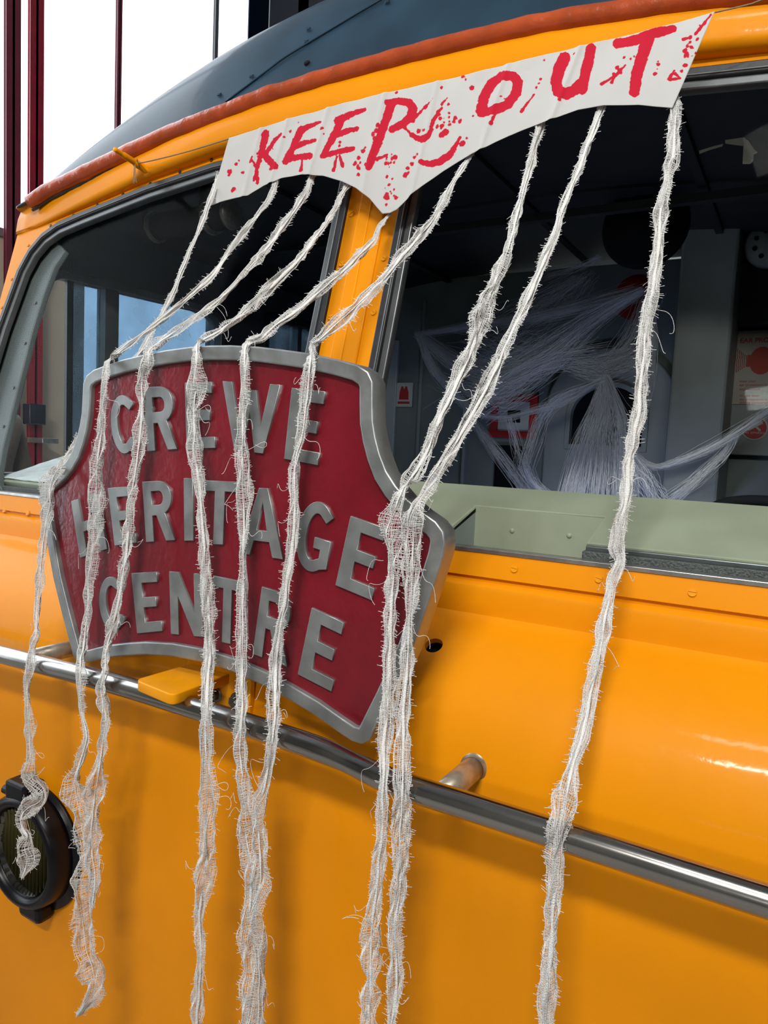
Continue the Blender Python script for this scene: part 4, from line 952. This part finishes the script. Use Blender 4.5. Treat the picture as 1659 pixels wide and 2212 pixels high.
# ------------------------------------------------------------------ gauze streamers
def streamer(label, pts, ykeys, wkeys, seed, loose=9, fold=1.0, end=False):
    r = np.random.RandomState(seed)
    d0 = np.array(pts[0], float) - np.array(pts[1], float); d0 = d0 / np.linalg.norm(d0) * 14
    pts = [(pts[0][0] + d0[0], pts[0][1] + d0[1])] + list(pts)
    yk = np.array(ykeys, float)
    P3 = np.array([onY(px, py, np.interp(py, yk[:, 0], yk[:, 1])) for px, py in pts])
    L = arc_s(P3)[-1]; n = int(L / 0.0042)
    C = smooth_path(P3, n)
    pyv = np.interp(np.linspace(0, 1, n), np.linspace(0, 1, len(pts)) if False else arc_s(P3) / L, [p[1] for p in pts])
    s = np.linspace(0, L, n)
    def nz1(freq, k): return np.array([noise.noise(Vector((x * freq, seed * 3.7 + k, k * 1.3))) for x in s])
    C = C + np.stack([0.0022 * nz1(22, 1), 0.0012 * nz1(22, 2), 0 * s], 1)
    wk = np.array(wkeys, float)
    w = np.interp(pyv, wk[:, 0], wk[:, 1]) * 0.001 * (1.0 + 0.55 * nz1(16, 3) + 0.35 * nz1(41, 4))
    w = np.maximum(w, 0.0028)
    w = w * 1.08
    tw = 0.9 * nz1(7, 5) * fold + 0.5 * nz1(19, 6)
    T = np.gradient(C, axis=0); T /= np.linalg.norm(T, axis=1)[:, None]
    S0 = np.cross(T, np.array([0, 1.0, 0])); S0 /= np.linalg.norm(S0, axis=1)[:, None]
    N0 = np.cross(S0, T)
    S = np.cos(tw)[:, None] * S0 + np.sin(tw)[:, None] * N0; Nn = np.cross(S, T)
    o1 = nz1(11, 7); o2 = nz1(26, 8)
    def depth(u, i):   # rumpled cross-section
        return 0.45 * w[i] * np.sin(u * 2.6 + 3.0 * o1[i]) + 0.25 * w[i] * np.sin(u * 6.1 + 5 * o2[i])
    idx = np.arange(n)
    # opaque twisted core
    k = 7; bm_v = []; bm_f = []
    cen = 0.45 * nz1(9, 9)
    wc = np.maximum(0.0012, np.minimum(w * 0.42, 0.0042) * np.clip(0.85 + 0.9 * nz1(6, 11), 0.25, 1.3)) * (1 + 0.35 * nz1(33, 10))
    wc = np.maximum(0.0008, wc * np.clip(1.75 - w / 0.011, 0.15, 1.0))
    for i in range(n):
        for j in range(k):
            t = 2 * math.pi * j / k
            a_ = wc[i] * math.cos(t) * (1 + 0.25 * math.sin(3 * t + s[i] * 90)); b2 = 0.45 * wc[i] * math.sin(t) * (1 + 0.3 * math.cos(2 * t + s[i] * 70))
            bm_v.append(C[i] + S[i] * (a_ + cen[i] * (w[i] - wc[i])) + Nn[i] * b2)
    for i in range(n - 1):
        for j in range(k):
            bm_f.append((i * k + j, i * k + (j + 1) % k, (i + 1) * k + (j + 1) % k, (i + 1) * k + j))
    root = thing('gauze_streamer', tuple(C[0]), label, 'streamer', 'gauze streamers hanging from the banner')
    link('gauze_cord', pymesh('gauze_cord', bm_v, bm_f), GAUZE, root, smooth=True)
    polys = []
    # warp threads along the strip
    m = 25
    us = np.linspace(-1, 1, m) + r.normal(0, 0.03, m)
    warp = np.stack([C + S * (u * w + 0.0007 * nz1(50, 20 + q))[:, None] + Nn * depth(u, idx)[:, None] for q, u in enumerate(us)])
    polys.append(warp)
    # weft threads across, ends frayed past the edge
    st_ = np.arange(2, n - 2)
    for rep in range(3):
        kk = 7
        i0 = st_[r.rand(len(st_)) < 0.9]
        uu = np.linspace(-1, 1, kk)[None, :].repeat(len(i0), 0)
        ext_l = np.where(r.rand(len(i0)) < 0.55, r.exponential(0.0022, len(i0)), 0) ; ext_r = np.where(r.rand(len(i0)) < 0.55, r.exponential(0.0022, len(i0)), 0)
        lat = uu * w[i0][:, None]
        lat[:, 0] -= np.minimum(ext_l, 0.009); lat[:, -1] += np.minimum(ext_r, 0.009)
        dp = np.stack([depth(uu[:, q], i0) for q in range(kk)], 1)
        along = r.normal(0, 0.0008, (len(i0), kk)); along[:, 0] += r.normal(0, 0.0018, len(i0)); along[:, -1] += r.normal(0, 0.0018, len(i0))
        along += uu * r.normal(0.0004, 0.0008, (len(i0), 1)) + rep * 0.0014
        polys.append(C[i0][:, None, :] + S[i0][:, None, :] * lat[..., None] + Nn[i0][:, None, :] * dp[..., None] + T[i0][:, None, :] * along[..., None])
    # long loose curls
    cur = []
    for _ in range(loose):
        i = r.randint(int(n * 0.25), n - 6); ln = r.uniform(0.02, 0.07); sg = r.choice([-1, 1])
        ph = r.uniform(0, 6.28); kq = 16; t = np.linspace(0, 1, kq)
        side = sg * (w[i] + ln * 0.55 * np.sin(t * r.uniform(1.2, 3.0))) ; down = -ln * t * r.uniform(-0.2, 1.0)
        cur.append(C[i] + S0[i] * side[:, None] + np.array([0, 0, 1.0]) * (down + 0.006 * np.sin(t * 7 + ph))[:, None] + Nn[i] * (0.004 * np.sin(t * 5 + ph))[:, None])
    if cur: polys.append(np.array(cur))
    link('gauze_weave', threads_mesh('gauze_weave', polys, 0.00043), GAUZE, root, kind='stuff')
    return root
RY = -0.352
B = -0.302
streamer('leftmost gauze streamer, slipping behind the headboard and ending over the black lamp',
         [(469, 385), (440, 470), (402, 560), (370, 640), (340, 697), (297, 770), (240, 850), (190, 930), (150, 982), (127, 1011), (108, 1040), (104, 1086), (97, 1142), (90, 1199), (87, 1244), (80, 1312), (79, 1368), (70, 1391), (63, 1447), (59, 1481), (63, 1574), (65, 1650), (60, 1672),
          (71, 1691), (90, 1712), (82, 1731), (60, 1745), (46, 1764), (51, 1792), (60, 1808), (54, 1832), (58, 1856), (54, 1879), (46, 1898)],
         [(385, YBN + .008), (770, -0.15), (850, -0.19), (982, -0.215), (1011, -0.275), (1040, B), (1300, B - .01), (1440, RY), (1900, RY)],
         [(385, 5), (770, 6), (1000, 12), (1080, 14), (1150, 10), (1300, 9), (1400, 7), (1500, 7), (1640, 9), (1672, 18), (1720, 20), (1760, 12), (1800, 14), (1850, 18), (1880, 9), (1898, 3)], 1, 12)
streamer('second gauze streamer from the left, running down over the letter C and flaring low',
         [(600, 387), (575, 440), (538, 488), (503, 531), (463, 591), (400, 647), (330, 705), (253, 764), (232, 782), (226, 820), (221, 880), (219, 929), (213, 983), (206, 1055), (203, 1146), (197, 1199), (190, 1278), (188, 1334), (179, 1400), (173, 1439), (175, 1532), (186, 1595), (168, 1660), (160, 1690), (172, 1743), (186, 1827),
          (182, 1880), (181, 1933), (183, 2038), (200, 2089), (205, 2140), (169, 2195)],
         [(387, YBN + .008), (764, -0.25), (790, B), (1380, B - .012), (1450, RY), (2200, RY)],
         [(387, 5), (700, 6), (800, 8), (900, 7), (1050, 13), (1200, 11), (1400, 11), (1530, 7), (1600, 9), (1660, 10), (1690, 18), (1760, 15), (1850, 17), (1900, 22), (1960, 20), (2060, 17), (2120, 20), (2160, 16), (2195, 3)], 2, 12)
streamer('third gauze streamer, crossing the letter R and joining its neighbour below the rail',
         [(673, 384), (651, 431), (613, 485), (576, 535), (525, 594), (478, 644), (416, 691), (332, 748), (317, 774), (308, 820), (306, 893), (297, 983), (286, 1055), (279, 1128), (273, 1199), (260, 1278), (246, 1346), (233, 1391), (226, 1447), (219, 1490), (228, 1553), (217, 1637), (206, 1700), (201, 1785), (200, 1850), (204, 1905), (198, 1960)],
         [(384, YBN + .008), (748, -0.25), (774, B), (1390, B - .012), (1460, RY), (2000, RY - .006)],
         [(384, 6), (480, 8), (640, 9), (800, 10), (900, 11), (1050, 12), (1250, 9), (1350, 12), (1450, 8), (1560, 12), (1650, 9), (1710, 16), (1800, 17), (1900, 12), (1960, 4)], 3, 8)
streamer('fourth gauze streamer, draped over the first letter E and hanging past the yellow bracket',
         [(750, 402), (735, 425), (707, 478), (670, 528), (638, 569), (588, 616), (535, 669), (478, 713), (432, 738), (423, 766), (423, 833), (420, 890), (420, 947), (424, 1003), (431, 1060), (440, 1173), (445, 1258), (451, 1343), (451, 1400), (446, 1490), (443, 1553), (445, 1616), (447, 1680), (449, 1743), (447, 1827), (437, 1912), (430, 1996), (432, 2059), (428, 2144), (424, 2212), (420, 2300)],
         [(402, YBN + .008), (738, -0.25), (766, B), (1400, B - .01), (1450, -0.335), (1530, RY - .015), (2300, RY)],
         [(402, 6), (640, 9), (760, 8), (860, 13), (960, 14), (1060, 9), (1250, 9), (1400, 11), (1560, 8), (1640, 10), (1690, 18), (1750, 14), (1850, 13), (1950, 9), (2050, 8), (2200, 10), (2300, 8)], 4, 7)
streamer('fifth gauze streamer, from the banner tip across the letters W and T',
         [(839, 464), (820, 491), (807, 519), (776, 550), (745, 582), (698, 619), (651, 663), (604, 694), (569, 726), (536, 740), (528, 768), (527, 833), (525, 890), (525, 975), (527, 1060), (527, 1145), (527, 1258), (525, 1315), (525, 1400), (523, 1457), (523, 1532), (519, 1616), (523, 1680), (532, 1743), (532, 1806), (543, 1870), (540, 1954), (537, 2017), (544, 2102), (540, 2207), (538, 2300)],
         [(464, YBN + .008), (740, -0.25), (768, B), (1450, B - .01), (1540, RY), (2300, RY)],
         [(464, 6), (600, 9), (690, 10), (770, 9), (900, 9), (980, 13), (1080, 12), (1200, 8), (1300, 10), (1450, 9), (1550, 11), (1650, 10), (1750, 13), (1850, 14), (2000, 16), (2150, 18), (2300, 14)], 5, 16)
streamer('sixth gauze streamer, falling down the last E of the top row of lettering',
         [(1016, 338), (977, 396), (945, 460), (897, 523), (862, 560), (829, 600), (792, 638), (751, 679), (702, 722), (676, 748), (670, 783), (663, 862), (649, 947), (638, 1003), (635, 1117), (627, 1202), (615, 1287), (607, 1340), (598, 1400), (595, 1448), (594, 1532), (586, 1616), (571, 1700), (558, 1756), (561, 1827), (562, 1891), (554, 1975), (560, 2102), (552, 2207), (550, 2300)],
         [(338, YBN + .008), (748, -0.25), (775, B), (1450, B - .01), (1560, RY), (2300, RY - .008)],
         [(338, 6), (640, 9), (760, 9), (860, 9), (1000, 7), (1200, 7), (1400, 8), (1530, 9), (1650, 9), (1760, 12), (1850, 13), (1950, 14), (2100, 15), (2300, 12)], 6, 18)
streamer('seventh gauze streamer, left of the pair over the headboard right shoulder',
         [(1168, 266), (1149, 345), (1123, 440), (1100, 527), (1073, 601), (1042, 677), (1022, 743), (997, 798), (967, 864), (941, 920), (916, 985), (886, 1036), (866, 1064), (852, 1132), (850, 1208), (845, 1300), (840, 1400), (838, 1500), (832, 1600), (828, 1700), (825, 1800), (815, 1900), (803, 2000), (800, 2100), (795, 2212), (792, 2300)],
         [(266, YBN + .008), (1036, -0.262), (1064, B - .004), (1500, B - .012), (1690, RY), (2300, RY)],
         [(266, 7), (440, 8), (560, 9), (680, 14), (760, 11), (900, 8), (1000, 10), (1080, 14), (1150, 15), (1250, 9), (1400, 9), (1500, 10), (1620, 8), (1750, 10), (1900, 9), (2000, 13), (2150, 13), (2300, 10)], 7, 14)
streamer('eighth gauze streamer, right of the pair over the headboard right shoulder',
         [(1301, 231), (1277, 294), (1245, 377), (1213, 460), (1195, 515), (1169, 576), (1133, 662), (1093, 743), (1068, 803), (1027, 884), (987, 950), (956, 1001), (921, 1061), (897, 1102), (891, 1183), (885, 1300), (880, 1400), (875, 1500), (870, 1600), (868, 1700), (866, 1800), (862, 1900), (851, 2000), (855, 2100), (845, 2212), (842, 2300)],
         [(231, YBN + .008), (1061, -0.262), (1102, B - .004), (1450, B - .012), (1690, RY), (2300, RY)],
         [(231, 7), (460, 7), (650, 8), (760, 10), (950, 9), (1060, 9), (1130, 12), (1250, 10), (1400, 9), (1600, 9), (1700, 11), (1800, 11), (1950, 10), (2100, 10), (2300, 9)], 8, 8)
streamer('rightmost gauze streamer, hanging free from the banner end to the rail',
         [(1458, 219), (1455, 263), (1452, 332), (1441, 387), (1430, 443), (1425, 490), (1422, 517), (1417, 568), (1403, 652), (1393, 720), (1390, 770), (1383, 837), (1380, 888), (1368, 939), (1359, 989), (1353, 1040), (1349, 1090), (1339, 1123), (1331, 1183), (1337, 1213), (1321, 1265), (1302, 1366), (1284, 1457), (1272, 1517), (1258, 1584), (1238, 1641), (1225, 1702),
          (1211, 1769), (1201, 1837), (1198, 1887), (1191, 1972), (1188, 2056), (1184, 2123), (1179, 2207), (1175, 2300)],
         [(219, YBN + .008), (1213, -0.10), (1450, -0.20), (1640, -0.29), (1760, RY), (2300, RY)],
         [(205, 4), (225, 6), (332, 11), (443, 8), (650, 8), (900, 10), (1000, 11), (1090, 7), (1180, 10), (1210, 6), (1300, 8), (1500, 9), (1600, 8), (1640, 5), (1720, 11), (1840, 12), (1950, 10), (2056, 9), (2200, 10), (2300, 9)], 9, 8)

# ------------------------------------------------------------------ person beyond the far cab window
SKIN = mat('skin', (0.55, 0.32, 0.24), 0.5); COAT = mat('brown_coat_cloth', (0.135, 0.105, 0.085), 0.85, var=0.2, vscale=25, bump=0.2, bscale=120)
TROU = mat('dark_trouser_cloth', (0.03, 0.032, 0.04), 0.9); HAIR = mat('brown_hair', (0.06, 0.04, 0.025), 0.7, bump=0.5, bscale=150); SHOE = mat('black_shoe_leather', (0.015, 0.013, 0.012), 0.4)
def skin_obj(name, chains, m, parent, sub=2):
    """chains: list of lists of (x, y, z, r); a chain may start with an index tuple ('at', key)"""
    bm = bmesh.new(); lay = bm.verts.layers.skin.verify(); keys = {}
    first = True
    for ch in chains:
        prev = None
        for q in ch:
            if isinstance(q, str): prev = keys[q]; continue
            vtx = bm.verts.new(q[:3]); rr = q[3]
            vtx[lay].radius = (rr, q[5]) if len(q) > 5 else (rr, rr)
            if first: vtx[lay].use_root = True; first = False
            if len(q) > 4 and q[4]: keys[q[4]] = vtx
            if prev is not None: bm.edges.new((prev, vtx))
            prev = vtx
    me = bpy.data.meshes.new(name); bm.to_mesh(me); bm.free()
    o = link(name, me, m, parent)
    sk = o.modifiers.new('skin', 'SKIN'); sk.use_smooth_shade = True
    s2 = o.modifiers.new('smooth', 'SUBSURF'); s2.levels = sub; s2.render_levels = sub
    return o
PX, PYY, PZ = -2.30, 0.50, 0.25
per = thing('person', (PX, PYY, PZ), 'person in a brown coat seen through the far left window', 'person')
def pp(x, y, z, r, key=None): return (PX + x, PYY + y, PZ + z, r, key)
fing = []
for s in (-1, 1):
    for k_, (dx_, ln) in enumerate(((-0.028, 0.070), (-0.010, 0.080), (0.009, 0.076), (0.027, 0.060))):
        fing.append(['hand%d' % s, pp(dx_, s * 0.268, 0.735, 0.0095), pp(dx_ * 1.1, s * 0.266, 0.735 - ln * 0.5, 0.0085), pp(dx_ * 1.1, s * 0.258, 0.735 - ln, 0.0075)])
    fing.append(['hand%d' % s, pp(-0.040, s * 0.255, 0.775, 0.011), pp(-0.052, s * 0.248, 0.735, 0.009), pp(-0.052, s * 0.244, 0.71, 0.008)])
body = skin_obj('body', [
    [pp(0, 0, 0.92, 0.15, 'pel'), pp(0, 0, 1.10, 0.14), pp(-0.01, 0, 1.30, 0.155, 'chest'), pp(0, 0, 1.42, 0.10, 'neck0'), pp(0, 0, 1.50, 0.052), pp(-0.01, 0, 1.57, 0.070), pp(-0.015, 0, 1.65, 0.088), pp(-0.005, 0, 1.72, 0.078)],
    ['neck0', pp(0, 0.18, 1.41, 0.065), pp(0.01, 0.235, 1.13, 0.046), pp(-0.01, 0.262, 0.87, 0.034), pp(-0.005, 0.266, 0.79, 0.036, 'hand1')],
    ['neck0', pp(0, -0.18, 1.41, 0.065), pp(0.01, -0.235, 1.13, 0.046), pp(-0.01, -0.262, 0.87, 0.034), pp(-0.005, -0.266, 0.79, 0.036, 'hand-1')],
    ['pel', pp(0, 0.10, 0.84, 0.095), pp(0, 0.11, 0.48, 0.062), pp(0.01, 0.115, 0.10, 0.042), pp(-0.09, 0.12, 0.045, 0.035)],
    ['pel', pp(0, -0.10, 0.84, 0.095), pp(0, -0.11, 0.48, 0.062), pp(0.01, -0.115, 0.10, 0.042), pp(-0.09, -0.12, 0.045, 0.035)]] + fing, SKIN, per)
skin_obj('coat', [
    [pp(0, 0, 0.80, 0.19, 'hem'), pp(0, 0, 1.0, 0.185), pp(0, 0, 1.25, 0.19), pp(0, 0, 1.385, 0.15, 'sh'), pp(0, 0, 1.49, 0.075)],
    ['sh', pp(0, 0.185, 1.41, 0.088), pp(0.01, 0.245, 1.15, 0.070), pp(-0.01, 0.270, 0.90, 0.058), pp(-0.01, 0.270, 0.84, 0.055)],
    ['sh', pp(0, -0.185, 1.41, 0.088), pp(0.01, -0.245, 1.15, 0.070), pp(-0.01, -0.270, 0.90, 0.058), pp(-0.01, -0.270, 0.84, 0.055)]], COAT, per)
skin_obj('trousers', [[pp(0, 0, 0.93, 0.165, 'p'), pp(0, 0.10, 0.82, 0.112), pp(0, 0.11, 0.48, 0.082), pp(0.01, 0.115, 0.09, 0.072)], ['p', pp(0, -0.10, 0.82, 0.112), pp(0, -0.11, 0.48, 0.082), pp(0.01, -0.115, 0.09, 0.072)]], TROU, per)
for s in (-1, 1): skin_obj('shoe', [[pp(0.05, s * 0.115, 0.045, 0.043), pp(-0.05, s * 0.118, 0.045, 0.046), pp(-0.17, s * 0.122, 0.036, 0.034)]], SHOE, per)
skin_obj('hair', [[pp(0.03, 0, 1.60, 0.078), pp(0.025, 0, 1.68, 0.095), pp(0.0, 0, 1.745, 0.080), pp(-0.05, 0, 1.755, 0.045)]], HAIR, per)
